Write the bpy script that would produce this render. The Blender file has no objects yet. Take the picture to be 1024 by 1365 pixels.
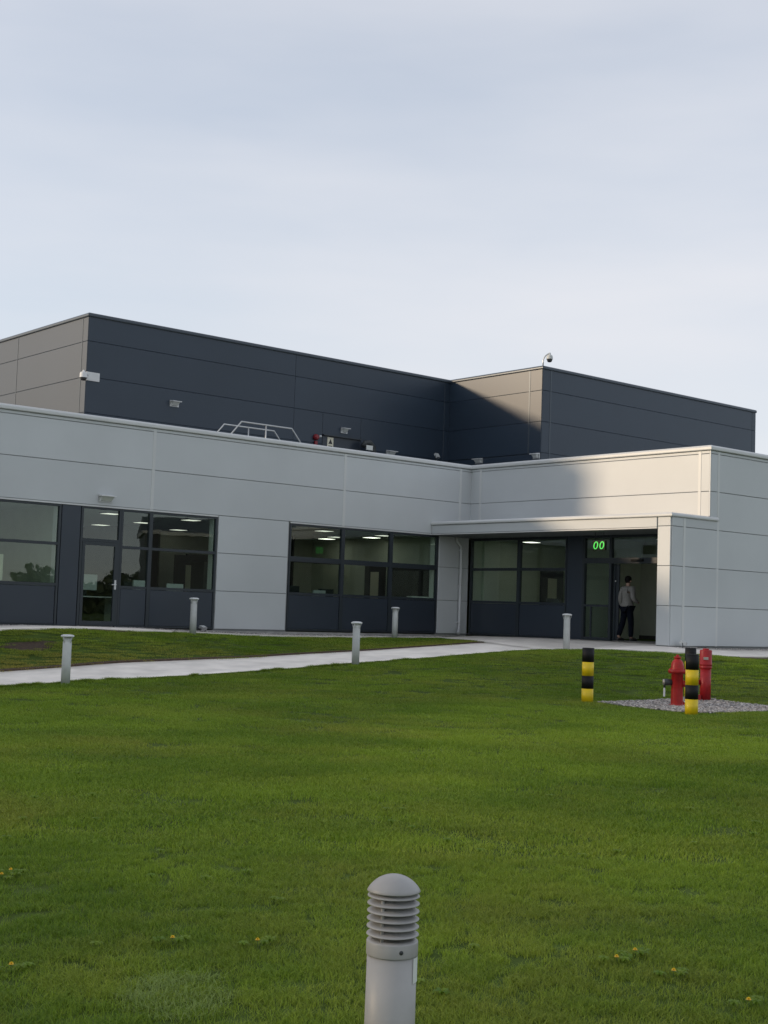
import bpy, bmesh, math, random
import numpy as np
from mathutils import Vector, Matrix
random.seed(7); RNG = np.random.default_rng(11)
S = bpy.context.scene
COL = S.collection

# ------------------------------------------------------------------ camera
CAM = np.array([-28.7016, -29.6963, 0.6732]); YAW, PIT, ROL, FPX = 0.8669, 0.0724, 0.0342, 1784.05
fw = np.array([math.cos(YAW)*math.cos(PIT), math.sin(YAW)*math.cos(PIT), math.sin(PIT)])
rt0 = np.array([math.sin(YAW), -math.cos(YAW), 0.0]); up0 = np.cross(rt0, fw)
rt = math.cos(ROL)*rt0 + math.sin(ROL)*up0; up = -math.sin(ROL)*rt0 + math.cos(ROL)*up0
cd = bpy.data.cameras.new('camera'); cam = bpy.data.objects.new('camera', cd); COL.objects.link(cam)
cd.sensor_fit = 'HORIZONTAL'; cd.sensor_width = 36.0; cd.lens = 36.0*FPX/1024.0
cd.clip_start = 0.1; cd.clip_end = 3000
m = Matrix.Identity(4)
for i in range(3):
    m[i][0] = rt[i]; m[i][1] = up[i]; m[i][2] = -fw[i]; m[i][3] = CAM[i]
cam.matrix_world = m
S.camera = cam

# ------------------------------------------------------------------ sky and sun
SUN_EL = math.radians(14.6); SUN_H = (-0.80, 0.60)           # towards the sun, horizontally
W = bpy.data.worlds.new('World'); S.world = W; W.use_nodes = True
nt = W.node_tree; nt.nodes.clear()
out = nt.nodes.new('ShaderNodeOutputWorld'); bg = nt.nodes.new('ShaderNodeBackground')
sky = nt.nodes.new('ShaderNodeTexSky'); sky.sky_type = 'NISHITA'; sky.sun_disc = False
sky.sun_elevation = SUN_EL; sky.sun_rotation = math.atan2(SUN_H[0], SUN_H[1])
sky.air_density = 1.0; sky.dust_density = 0.5; sky.ozone_density = 2.0
tc = nt.nodes.new('ShaderNodeTexCoord'); mp = nt.nodes.new('ShaderNodeMapping')
mp.inputs['Scale'].default_value = (1.3, 1.3, 6.0); mp.inputs['Rotation'].default_value = (0.05, 0.03, 0.4)
nz = nt.nodes.new('ShaderNodeTexNoise'); nz.inputs['Scale'].default_value = 1.15; nz.inputs['Detail'].default_value = 5; nz.inputs['Roughness'].default_value = 0.48
cr = nt.nodes.new('ShaderNodeValToRGB'); cr.color_ramp.elements[0].position = 0.27; cr.color_ramp.elements[1].position = 0.76
cr.color_ramp.elements[0].color = (0.48,)*3+(1,); cr.color_ramp.elements[1].color = (0.96,)*3+(1,)
mx = nt.nodes.new('ShaderNodeMix'); mx.data_type = 'RGBA'
veil = nt.nodes.new('ShaderNodeRGB'); veil.outputs[0].default_value = (4.32, 4.35, 4.58, 1)   # thin high cloud, in the sky's own units
L = nt.links.new
L(tc.outputs['Generated'], mp.inputs['Vector']); L(mp.outputs[0], nz.inputs['Vector']); L(nz.outputs['Fac'], cr.inputs['Fac'])
sx = nt.nodes.new('ShaderNodeSeparateXYZ'); th = nt.nodes.new('ShaderNodeMapRange'); th.interpolation_type = 'SMOOTHSTEP'   # the veil thins overhead, where it is seen through less air
th.inputs['From Min'].default_value = 0.35; th.inputs['From Max'].default_value = 1.0; th.inputs['To Min'].default_value = 1.0; th.inputs['To Max'].default_value = 0.8
mfac = nt.nodes.new('ShaderNodeMath'); mfac.operation = 'MULTIPLY'
L(tc.outputs['Generated'], sx.inputs[0]); L(sx.outputs['Z'], th.inputs['Value']); L(th.outputs[0], mfac.inputs[0]); L(cr.outputs['Color'], mfac.inputs[1]); L(mfac.outputs[0], mx.inputs['Factor']); L(sky.outputs['Color'], mx.inputs['A']); L(veil.outputs[0], mx.inputs['B'])
L(mx.outputs['Result'], bg.inputs['Color']); bg.inputs['Strength'].default_value = 0.14
L(bg.outputs[0], out.inputs['Surface'])
sd = bpy.data.lights.new('sun', 'SUN'); sd.energy = 2.0; sd.angle = math.radians(4.5); sd.color = (1.0, 0.78, 0.54)
sun = bpy.data.objects.new('sun', sd); COL.objects.link(sun)
to_sun = Vector((SUN_H[0]*math.cos(SUN_EL), SUN_H[1]*math.cos(SUN_EL), math.sin(SUN_EL)))
sun.rotation_euler = to_sun.to_track_quat('Z', 'Y').to_euler(); sun.location = (-40, 30, 30)
S.view_settings.view_transform = 'Standard'; S.view_settings.look = 'None'
S.view_settings.exposure = 0.45; S.view_settings.gamma = 1.0; S.view_settings.use_curve_mapping = False
S.render.engine = 'CYCLES'; S.cycles.max_bounces = 8; S.cycles.transparent_max_bounces = 12
S.cycles.use_denoising = True; S.cycles.denoiser = 'OPENIMAGEDENOISE'; S.cycles.denoising_input_passes = 'RGB_ALBEDO_NORMAL'; S.cycles.denoising_prefilter = 'NONE'

# ------------------------------------------------------------------ materials
MAT = {}
def mat(name, col, rough=0.5, metal=0.0, spec=0.5, var=0.0, vscale=3.0, bump=0.0, bscale=40.0, emit=None, estr=0.0, stretch=(1,1,1), coat=0.0):
    M = bpy.data.materials.new(name); M.use_nodes = True; n = M.node_tree; b = n.nodes['Principled BSDF']
    b.inputs['Base Color'].default_value = (*col, 1); b.inputs['Roughness'].default_value = rough
    b.inputs['Metallic'].default_value = metal; b.inputs['Specular IOR Level'].default_value = spec
    if coat: b.inputs['Coat Weight'].default_value = coat
    if emit: b.inputs['Emission Color'].default_value = (*emit, 1); b.inputs['Emission Strength'].default_value = estr
    if var or bump:
        t = n.nodes.new('ShaderNodeTexCoord'); mpn = n.nodes.new('ShaderNodeMapping'); mpn.inputs['Scale'].default_value = stretch
        geo = n.nodes.new('ShaderNodeNewGeometry')
        n.links.new(geo.outputs['Position'], mpn.inputs['Vector'])
    if var:
        z = n.nodes.new('ShaderNodeTexNoise'); z.inputs['Scale'].default_value = vscale; z.inputs['Detail'].default_value = 6
        r = n.nodes.new('ShaderNodeMapRange'); r.inputs['From Min'].default_value = 0.3; r.inputs['From Max'].default_value = 0.7
        r.inputs['To Min'].default_value = 1-var; r.inputs['To Max'].default_value = 1+var
        oi = n.nodes.new('ShaderNodeObjectInfo'); r2 = n.nodes.new('ShaderNodeMapRange')
        r2.inputs['To Min'].default_value = 1-var*1.0; r2.inputs['To Max'].default_value = 1+var*1.0
        mu = n.nodes.new('ShaderNodeMath'); mu.operation = 'MULTIPLY'
        mm = n.nodes.new('ShaderNodeMix'); mm.data_type = 'RGBA'; mm.blend_type = 'MULTIPLY'; mm.inputs['Factor'].default_value = 1
        mm.inputs['A'].default_value = (*col, 1)
        n.links.new(mpn.outputs[0], z.inputs['Vector']); n.links.new(z.outputs['Fac'], r.inputs['Value'])
        n.links.new(oi.outputs['Random'], r2.inputs['Value']); n.links.new(r.outputs[0], mu.inputs[0]); n.links.new(r2.outputs[0], mu.inputs[1])
        n.links.new(mu.outputs[0], mm.inputs['B']); n.links.new(mm.outputs['Result'], b.inputs['Base Color'])
    if bump:
        z2 = n.nodes.new('ShaderNodeTexNoise'); z2.inputs['Scale'].default_value = bscale; z2.inputs['Detail'].default_value = 4
        bp = n.nodes.new('ShaderNodeBump'); bp.inputs['Strength'].default_value = bump; bp.inputs['Distance'].default_value = 0.01
        n.links.new(mpn.outputs[0], z2.inputs['Vector']); n.links.new(z2.outputs['Fac'], bp.inputs['Height']); n.links.new(bp.outputs[0], b.inputs['Normal'])
    MAT[name] = M; return M
def glass(name, tint, refl):
    M = bpy.data.materials.new(name); M.use_nodes = True; n = M.node_tree; n.nodes.clear()
    o = n.nodes.new('ShaderNodeOutputMaterial'); t = n.nodes.new('ShaderNodeBsdfTransparent'); g = n.nodes.new('ShaderNodeBsdfGlossy')
    t.inputs['Color'].default_value = (*tint, 1); g.inputs['Roughness'].default_value = 0.004; g.inputs['Color'].default_value = (0.92, 0.97, 1.0, 1)
    gn = n.nodes.new('ShaderNodeNewGeometry'); dt = n.nodes.new('ShaderNodeVectorMath'); dt.operation = 'DOT_PRODUCT'
    n.links.new(gn.outputs['Normal'], dt.inputs[0]); n.links.new(gn.outputs['Incoming'], dt.inputs[1])
    ab = n.nodes.new('ShaderNodeMath'); ab.operation = 'ABSOLUTE'; n.links.new(dt.outputs['Value'], ab.inputs[0])
    om = n.nodes.new('ShaderNodeMath'); om.operation = 'SUBTRACT'; om.inputs[0].default_value = 1.0; n.links.new(ab.outputs[0], om.inputs[1])
    pw = n.nodes.new('ShaderNodeMath'); pw.operation = 'POWER'; pw.inputs[1].default_value = 5.0; n.links.new(om.outputs[0], pw.inputs[0])
    f = n.nodes.new('ShaderNodeMath'); f.operation = 'MULTIPLY_ADD'; f.inputs[1].default_value = 0.96; f.inputs[2].default_value = 0.04; n.links.new(pw.outputs[0], f.inputs[0])   # Schlick, the same from both sides
    ma = n.nodes.new('ShaderNodeMath'); ma.operation = 'MULTIPLY_ADD'; ma.inputs[1].default_value = 1.0; ma.inputs[2].default_value = refl; ma.use_clamp = True
    geo = n.nodes.new('ShaderNodeNewGeometry'); z = n.nodes.new('ShaderNodeTexNoise'); z.inputs['Scale'].default_value = 1.1
    bp = n.nodes.new('ShaderNodeBump'); bp.inputs['Strength'].default_value = 0.05; bp.inputs['Distance'].default_value = 0.02
    mixs = n.nodes.new('ShaderNodeMixShader')
    n.links.new(geo.outputs['Position'], z.inputs['Vector']); n.links.new(z.outputs['Fac'], bp.inputs['Height']); n.links.new(bp.outputs[0], g.inputs['Normal'])
    n.links.new(f.outputs[0], ma.inputs[0]); n.links.new(ma.outputs[0], mixs.inputs[0]); n.links.new(t.outputs[0], mixs.inputs[1]); n.links.new(g.outputs[0], mixs.inputs[2])
    n.links.new(mixs.outputs[0], o.inputs['Surface']); MAT[name] = M
mat('silver_panel', (0.55, 0.572, 0.582), 0.42, 0.0, 0.5, var=0.04, vscale=0.6, bump=0.12, bscale=1.1)
mat('silver_trim', (0.62, 0.63, 0.625), 0.38, 0.0, 0.5, var=0.03, vscale=1.2)
mat('anthracite_panel', (0.025, 0.040, 0.062), 0.39, 0.0, 0.50, var=0.06, vscale=0.5, bump=0.12, bscale=1.1)
mat('anthracite_trim', (0.060, 0.075, 0.092), 0.36, 0.2, 0.5, var=0.04)
mat('frame_dark', (0.026, 0.034, 0.042), 0.38, 0.0, 0.5, var=0.05)
mat('spandrel', (0.030, 0.040, 0.056), 0.35, 0.0, 0.5, var=0.06, vscale=0.8)
mat('joint', (0.26, 0.27, 0.275), 0.8)
mat('joint_dark', (0.030, 0.045, 0.064), 0.6)
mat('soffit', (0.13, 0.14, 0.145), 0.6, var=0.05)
mat('roof_membrane', (0.30, 0.31, 0.31), 0.8, var=0.08)
mat('plinth', (0.30, 0.295, 0.28), 0.85, var=0.18, vscale=5, bump=0.4)
glass('pane_glass', (0.82, 0.88, 0.84), 0.012)
mat('int_wall', (0.58, 0.62, 0.52), 0.8, var=0.04)
mat('int_wall_warm', (0.44, 0.44, 0.38), 0.8, var=0.04)
mat('int_wall_dark', (0.16, 0.17, 0.155), 0.7, var=0.05)
mat('int_floor', (0.22, 0.21, 0.20), 0.5, var=0.1)
mat('int_ceiling', (0.50, 0.55, 0.53), 0.9)
mat('int_door', (0.05, 0.045, 0.045), 0.5, var=0.1)
mat('lamp_panel', (0.9, 0.9, 0.88), 0.5, emit=(1.0, 0.96, 0.86), estr=0.8)
mat('fill_lamp_panel', (0.9, 0.9, 0.88), 0.5, emit=(1.0, 0.95, 0.84), estr=2.6)  # stronger glow for the ceiling panels added as room fill
mat('concrete', (0.84, 0.78, 0.70), 0.85, var=0.14, vscale=1.7, bump=0.15, bscale=60)
mat('soil', (0.080, 0.052, 0.034), 0.95, var=0.35, vscale=14, bump=0.8, bscale=40)
mat('grey_paint', (0.36, 0.352, 0.338), 0.45, 0.0, 0.5, var=0.06, vscale=9, bump=0.05, bscale=120)
mat('pale_paint', (0.54, 0.555, 0.54), 0.5, var=0.07, vscale=7)
mat('white_paint', (0.70, 0.71, 0.71), 0.45, var=0.05, vscale=6)
mat('galvanised', (0.55, 0.56, 0.56), 0.4, 0.6, 0.5, var=0.08, vscale=8)
mat('upvc', (0.55, 0.56, 0.57), 0.4, var=0.04)
mat('hydrant_red', (0.36, 0.013, 0.011), 0.42, 0, 0.4, var=0.16, vscale=14, bump=0.15, bscale=60)
mat('riser_red', (0.32, 0.010, 0.013), 0.45, 0, 0.4, var=0.14, vscale=12, bump=0.1, bscale=60)
mat('band_black', (0.006, 0.0065, 0.007), 0.6, 0, 0.3, var=0.2, vscale=12)
mat('band_yellow', (0.72, 0.52, 0.008), 0.45, var=0.08, vscale=9)
mat('valve_dark', (0.03, 0.035, 0.035), 0.5, var=0.2, vscale=20)
mat('bare_metal', (0.45, 0.42, 0.38), 0.4, 0.7)
mat('lens_dark', (0.01, 0.011, 0.012), 0.08, 0.0, 0.8)
mat('lens_clear', (0.62, 0.64, 0.62), 0.15, 0.0, 0.6)
mat('sign_cream', (0.78, 0.74, 0.58), 0.5)
mat('sign_black', (0.02, 0.02, 0.02), 0.5)
mat('alarm_red', (0.22, 0.012, 0.02), 0.35)
mat('digit_green', (0.02, 0.3, 0.03), 0.4, emit=(0.10, 1.0, 0.14), estr=.55)
mat('display_black', (0.004, 0.007, 0.005), 0.5, 0, 0.2)
mat('hair', (0.006, 0.005, 0.005), 0.8, 0, 0.15)
mat('skin', (0.30, 0.19, 0.14), 0.5)
mat('sweater_grey', (0.23, 0.225, 0.21), 0.9, var=0.1, vscale=30)
mat('trouser_navy', (0.006, 0.008, 0.014), 0.9, 0, 0.1, var=0.15, vscale=30)
mat('shoe_black', (0.03, 0.03, 0.03), 0.5)
mat('paper', (0.72, 0.74, 0.70), 0.7)
mat('poster_pink', (0.55, 0.22, 0.20), 0.7)
mat('monitor_back', (0.62, 0.66, 0.64), 0.4)
mat('dandelion_yellow', (0.80, 0.55, 0.01), 0.6)
mat('stem_green', (0.06, 0.12, 0.02), 0.6)
mat('lawn_base', (0.075, 0.115, 0.022), 0.95, 0.0, 0.1, var=0.3, vscale=2.4, bump=0.6, bscale=70)

def leafmat(name, dark, light, dry, trans=0.35):
    M = bpy.data.materials.new(name); M.use_nodes = True; n = M.node_tree; b = n.nodes['Principled BSDF']
    a1 = n.nodes.new('ShaderNodeAttribute'); a1.attribute_type = 'INSTANCER'; a1.attribute_name = 'tint'
    a2 = n.nodes.new('ShaderNodeAttribute'); a2.attribute_type = 'INSTANCER'; a2.attribute_name = 'dry'
    a3 = n.nodes.new('ShaderNodeAttribute'); a3.attribute_type = 'GEOMETRY'; a3.attribute_name = 'shade'
    ad = n.nodes.new('ShaderNodeMath'); ad.operation = 'ADD'; ad.use_clamp = True
    m1 = n.nodes.new('ShaderNodeMix'); m1.data_type = 'RGBA'; m1.inputs['A'].default_value = (*dark, 1); m1.inputs['B'].default_value = (*light, 1)
    m2 = n.nodes.new('ShaderNodeMix'); m2.data_type = 'RGBA'; m2.inputs['B'].default_value = (*dry, 1)
    n.links.new(a1.outputs['Fac'], ad.inputs[0]); n.links.new(a3.outputs['Fac'], ad.inputs[1]); n.links.new(ad.outputs[0], m1.inputs['Factor'])
    n.links.new(m1.outputs['Result'], m2.inputs['A']); n.links.new(a2.outputs['Fac'], m2.inputs['Factor'])
    n.links.new(m2.outputs['Result'], b.inputs['Base Color']); b.inputs['Roughness'].default_value = 0.55; b.inputs['Specular IOR Level'].default_value = 0.25
    tr = n.nodes.new('ShaderNodeBsdfTranslucent'); mixs = n.nodes.new('ShaderNodeMixShader'); mixs.inputs[0].default_value = trans
    n.links.new(m2.outputs['Result'], tr.inputs['Color'])
    o = n.nodes['Material Output']; n.links.new(b.outputs[0], mixs.inputs[1]); n.links.new(tr.outputs[0], mixs.inputs[2]); n.links.new(mixs.outputs[0], o.inputs['Surface'])
    MAT[name] = M
leafmat('grass_blade', (0.112, 0.212, 0.016), (0.320, 0.445, 0.042), (0.46, 0.38, 0.09))

# ------------------------------------------------------------------ helpers
class MB:
    def __init__(s): s.v = []; s.f = []; s.sm = []
    def add(s, vs, fs, smooth=False):
        k = len(s.v); s.v += [tuple(map(float, p)) for p in vs]
        for f in fs: s.f.append(tuple(k+i for i in f)); s.sm.append(smooth)
        return s
    def box(s, x0, x1, y0, y1, z0, z1):
        return s.add([(x0,y0,z0),(x1,y0,z0),(x1,y1,z0),(x0,y1,z0),(x0,y0,z1),(x1,y0,z1),(x1,y1,z1),(x0,y1,z1)],
                     [(0,3,2,1),(4,5,6,7),(0,1,5,4),(1,2,6,5),(2,3,7,6),(3,0,4,7)])
    def lathe(s, prof, c=(0,0,0), n=24, axis='z', smooth=True, caps=True):
        vs = []
        for r, h in prof:
            for i in range(n):
                a = 2*math.pi*i/n; p = (r*math.cos(a), r*math.sin(a), h)
                if axis == 'x': p = (p[2], p[0], p[1])
                if axis == 'y': p = (p[1], p[2], p[0])
                vs.append((p[0]+c[0], p[1]+c[1], p[2]+c[2]))
        fs = []
        for j in range(len(prof)-1):
            for i in range(n): fs.append((j*n+i, j*n+(i+1)%n, (j+1)*n+(i+1)%n, (j+1)*n+i))
        s.add(vs, fs, smooth)
        if caps:
            k = len(s.v)-len(vs)
            s.f.append(tuple(k+i for i in reversed(range(n)))); s.sm.append(False)
            s.f.append(tuple(k+(len(prof)-1)*n+i for i in range(n))); s.sm.append(False)
        return s
    def tube(s, pts, r, n=10, smooth=True):
        P = [Vector(p) for p in pts]; vs = []; ref = None
        for i, p in enumerate(P):
            d = (P[min(i+1, len(P)-1)]-P[max(i-1, 0)]).normalized()
            a = (Vector((0,0,1)) if abs(d.z) < 0.9 else Vector((1,0,0))) if ref is None else ref
            u = (a - d*a.dot(d)).normalized(); w = d.cross(u); ref = u
            rr = r[i] if isinstance(r, (list, tuple)) else r
            for k in range(n):
                t = 2*math.pi*k/n; q = p + u*math.cos(t)*rr + w*math.sin(t)*rr; vs.append(tuple(q))
        fs = []
        for j in range(len(P)-1):
            for i in range(n): fs.append((j*n+i, j*n+(i+1)%n, (j+1)*n+(i+1)%n, (j+1)*n+i))
        s.add(vs, fs, smooth); k = len(s.v)-len(vs)
        s.f.append(tuple(k+i for i in reversed(range(n)))); s.sm.append(False)
        s.f.append(tuple(k+(len(P)-1)*n+i for i in range(n))); s.sm.append(False)
        return s
    def build(s, name, material, parent=None, loc=None):
        me = bpy.data.meshes.new(name); me.from_pydata(s.v, [], s.f); me.update()
        me.polygons.foreach_set('use_smooth', s.sm)
        me.materials.append(MAT[material] if isinstance(material, str) else material)
        bm = bmesh.new(); bm.from_mesh(me); bmesh.ops.recalc_face_normals(bm, faces=bm.faces); bm.to_mesh(me); bm.free()
        o = bpy.data.objects.new(name, me); COL.objects.link(o)
        if parent is not None: o.parent = parent
        if loc: o.location = loc
        return o
def tag(o, label=None, cat=None, group=None, kind=None):
    if label: o['label'] = label
    if cat: o['category'] = cat
    if group: o['group'] = group
    if kind: o['kind'] = kind
    return o
def thing(name, label, cat, loc=(0,0,0), rz=0.0, group=None):
    o = bpy.data.objects.new(name, None); o.empty_display_size = 0.2; COL.objects.link(o)
    o.location = loc; o.rotation_euler = (0,0,rz); return tag(o, label, cat, group)
def copy_tree(o, parent=None):
    c = o.copy(); COL.objects.link(c); c.parent = parent
    for ch in list(o.children): copy_tree(ch, c)
    return c
class Face:
    """a wall plane; u runs along it, d goes into the building, z up"""
    def __init__(s, kind, c): s.kind = kind; s.c = c
    def p(s, u, d, z): return (u, s.c+d, z) if s.kind == 'A' else (s.c+d, u, z)
    def box(s, mb, u0, u1, d0, d1, z0, z1):
        a = s.p(u0, d0, z0); b = s.p(u1, d1, z1)
        return mb.box(min(a[0],b[0]), max(a[0],b[0]), min(a[1],b[1]), max(a[1],b[1]), z0, z1)
    def panel(s, mb, u0, u1, z0, z1, d=0.0, t=0.032, ch=0.007):
        q = [(u0,d+ch,z0),(u1,d+ch,z0),(u1,d+ch,z1),(u0,d+ch,z1),(u0+ch,d,z0+ch),(u1-ch,d,z0+ch),(u1-ch,d,z1-ch),(u0+ch,d,z1-ch),(u0,d+t,z0),(u1,d+t,z0),(u1,d+t,z1),(u0,d+t,z1)]
        return mb.add([s.p(*x) for x in q], [(4,5,6,7),(0,1,5,4),(1,2,6,5),(2,3,7,6),(3,0,4,7),(8,9,1,0),(9,10,2,1),(10,11,3,2),(11,8,0,3),(11,10,9,8)])

# ------------------------------------------------------------------ terrain
CTRL = [(-40,0,-.5),(-24,0,-.15),(-16,0,-.05),(-13.6,0,-.02),(-10,0,-.06),(-5,0,-.11),(-1.5,0,-.10),(-15.7,-1.2,-.11),(-13.64,-1.2,-.03),(-11.5,-1.2,-.09),
 (-9,-.7,-.13),(-5.2,-.7,-.15),(-2,-1.2,-.13),(-20,-4.4,-.98),(-17.1,-4.4,-.85),(-15.8,-4.4,-.77),(-13.2,-4.4,-.63),(-11.15,-4.4,-.555),(-8.1,-4.4,-.40),(-3.4,-4.4,-.13),
 (-21,-6.6,-1.12),(-18.1,-6.6,-.985),(-16.5,-6.6,-.89),(-12.66,-6.6,-.73),(-9.9,-6.6,-.56),(-6.06,-6.6,-.33),(-2.94,-6.6,-.20),(-3.5,-8,-.14),(-3.5,-9.5,-.11),(-3.5,-10.8,-.14),
 (-1.7,-10.4,-.16),(.4,-10.4,-.16),(10,-10.4,-.2),(0,-8.95,-.06),(10,-8.95,-.1),(-1.7,-8.95,-.04),(0.2,-6,.0),(0.1,-2,-.03),(0,0,-.06),
 (-10.07,-15.88,-.91),(-9.59,-13.18,-.92),(-6.78,-13.4,-.86),(-7.3,-16.2,-.88),(-25.2,-25.7,-1.31),(-28.7,-29.7,-1.35),(-18,-18,-1.10),(-22,-15,-1.10),(-14,-20,-1.03),
 (-27,-8,-1.25),(-34,-18,-1.3),(0,-22,-.85),(14,-28,-1.0),(0,-40,-1.3),(-45,-40,-1.35),(-20,-45,-1.4),(30,-12,-.5),(20,5,-.2),(-15,15,-.2),(-70,-10,-1.3),(60,-60,-1.3)]
def tps_fit(pts):
    P = np.array(pts); n = len(P); d = np.linalg.norm(P[:,None,:2]-P[None,:,:2], axis=2)
    K = np.where(d > 0, d*d*np.log(d+1e-12), 0) + np.eye(n)*0.02
    A = np.zeros((n+3, n+3)); A[:n,:n] = K; A[:n,n] = 1; A[:n,n+1:] = P[:,:2]; A[n,:n] = 1; A[n+1:,:n] = P[:,:2].T
    s = np.linalg.solve(A, np.concatenate([P[:,2], np.zeros(3)])); return P, s
TP, TS = tps_fit(CTRL)
def gz(x, y):
    x = np.atleast_1d(np.asarray(x, float)); y = np.atleast_1d(np.asarray(y, float)); r = np.zeros(len(x)); n = len(TP)
    for k in range(0, len(x), 20000):
        a, b = x[k:k+20000], y[k:k+20000]
        d = np.hypot(a[:,None]-TP[None,:,0], b[:,None]-TP[None,:,1])
        z = (np.where(d > 0, d*d*np.log(d+1e-12), 0))@TS[:n] + TS[n] + TS[n+1]*a + TS[n+2]*b
        far = np.clip((np.hypot(a+12, b+12)-38)/30, 0, 1); far = far*far*(3-2*far)
        r[k:k+20000] = z*(1-far) + (-1.3)*far
    return r
def g1(x, y): return float(gz([x],[y])[0])

def axis_coords(lo, hi, step, far, grow=1.35):
    c = list(np.arange(lo, hi+1e-6, step)); s = step
    while c[-1] < far: s *= grow; c.append(c[-1]+s)
    s = step
    while c[0] > -far: s *= grow; c.insert(0, c[0]-s)
    return np.array(c)
gxs = axis_coords(-36, 14, 0.5, 900); gys = axis_coords(-36, 1.5, 0.5, 900)
GX, GY = np.meshgrid(gxs, gys); GZ = gz(GX.ravel(), GY.ravel())
nx, ny = len(gxs), len(gys)
vv = np.stack([GX.ravel(), GY.ravel(), GZ], 1)
ff = [(j*nx+i, j*nx+i+1, (j+1)*nx+i+1, (j+1)*nx+i) for j in range(ny-1) for i in range(nx-1)]
g = MB(); g.add(vv, ff, True); tag(g.build('lawn_ground', 'lawn_base'), kind='structure')

def strip(name, a, b, material, lift, n=6, step=0.6, thick=0.12, kind='structure'):
    """a sheet lofted between two plan curves, lying on the terrain, with a skirt"""
    def resample(p, m):
        p = np.array(p, float); s = np.concatenate([[0], np.cumsum(np.linalg.norm(np.diff(p, axis=0), axis=1))]); t = np.linspace(0, 1, m)*s[-1]
        return np.stack([np.interp(t, s, p[:,0]), np.interp(t, s, p[:,1])], 1)
    def match(p, q, m):    # keeps the corners of both curves at equal fractions
        return resample(p, m), resample(q, m)
    ln = sum(math.dist(a[i], a[i+1]) for i in range(len(a)-1)); m_ = max(2, int(ln/step))
    A, B = match(a, b, m_); rows = []
    for k in range(n+1): rows.append(A*(1-k/n)+B*k/n)
    R = np.concatenate(rows); z = gz(R[:,0], R[:,1])+lift
    mb = MB(); idx = lambda k, i: k*m_+i
    mb.add(np.column_stack([R, z]), [(idx(k,i), idx(k,i+1), idx(k+1,i+1), idx(k+1,i)) for k in range(n) for i in range(m_-1)], True)
    ring = [idx(0,i) for i in range(m_)] + [idx(k,m_-1) for k in range(1,n+1)] + [idx(n,i) for i in range(m_-2,-1,-1)] + [idx(k,0) for k in range(n-1,0,-1)]
    base = len(mb.v); mb.v += [(mb.v[i][0], mb.v[i][1], mb.v[i][2]-thick) for i in ring]
    for q in range(len(ring)):
        r = (q+1) % len(ring); mb.f.append((ring[q], ring[r], base+r, base+q)); mb.sm.append(False)
    return tag(mb.build(name, material), kind=kind)
PATH_N, PATH_F = -6.6, -4.4
strip('footpath', [(-60,PATH_F),(-3.42,PATH_F)], [(-60,PATH_N),(-3.52,PATH_N)], 'concrete', 0.02)
strip('entrance_paving', [(-1.75,-.55),(-2.5,-2.4),(-3.41,-4.4),(-3.51,-6.6),(-3.6,-8.2),(-3.6,-9.6),(-3.3,-10.4),(-2.6,-10.75)],
      [(0.06,-.5),(0.06,-2.4),(0.06,-4.4),(0.06,-6.6),(0.06,-8.2),(-.2,-8.75),(-1.2,-9.25),(-1.9,-9.35)], 'concrete', 0.022, step=0.35)
strip('side_path', [(-2.59,-10.75),(45,-10.75)], [(-1.89,-9.35),(45,-9.35)], 'concrete', 0.022, n=3)
strip('door_apron', [(-34,-1.15),(-12.2,-1.15),(-11.0,-.85)], [(-34,-.42),(-12.2,-.42),(-10.8,-.62)], 'concrete', 0.03, n=3)
strip('edging_kerb', [(-10.8,-.78),(-1.76,-.70)], [(-10.8,-.66),(-1.76,-.58)], 'concrete', 0.035, n=1, step=1.0)
strip('soil_edge', [(-34,PATH_F+.20),(-3.6,PATH_F+.10)], [(-34,PATH_F+.005),(-3.6,PATH_F+.005)], 'soil', 0.045, n=2, step=0.3, thick=0.05)

# ------------------------------------------------------------------ building
BLD = thing('office_building', 'low modern office block with silver grey panels, anthracite upper storey and glazed entrance', 'building')
A0, B0 = Face('A', 0.0), Face('B', 0.0)
HW, W1, CC, HC = 5.20, 8.88, 1.59, 3.34
XD0, YD, HD, XD1, W3, XD2 = -11.36, 3.646, 8.60, 2.385, 4.312, 14.09
AD, BD, AR, BL, RW, CF = Face('A', YD), Face('B', XD1), Face('A', YD-W3), Face('B', XD0), Face('A', -W1), Face('B', -CC)
GAP = 0.0065
def wall(face, rows, material, back, back_mat, label, trims=(), trim_mat=None, tw=0.09, trim_z=None):
    """back: boxes of the carcass (u0,u1,z0,z1); rows: (u0,u1,z0,z1) for each panel"""
    mb = MB()
    for (u0,u1,z0,z1) in back: face.box(mb, u0, u1, 0.034, 0.20, z0, z1)
    w = mb.build('wall', back_mat, BLD); w['label'] = label
    for (u0,u1,z0,z1) in rows:
        p = MB(); face.panel(p, u0+GAP, u1-GAP, z0+GAP, z1-GAP); p.build('panel', material, w)
    for (u, z0, z1) in trims:
        p = MB(); face.panel(p, u-tw/2, u+tw/2, z0, z1, d=-0.008, t=0.03, ch=0.004); p.build('joint_trim', trim_mat, w)
    return w
def grid(us, zs): return [(us[i], us[i+1], zs[j], zs[j+1]) for i in range(len(us)-1) for j in range(len(zs)-1)]
ZT = 4.985
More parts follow.
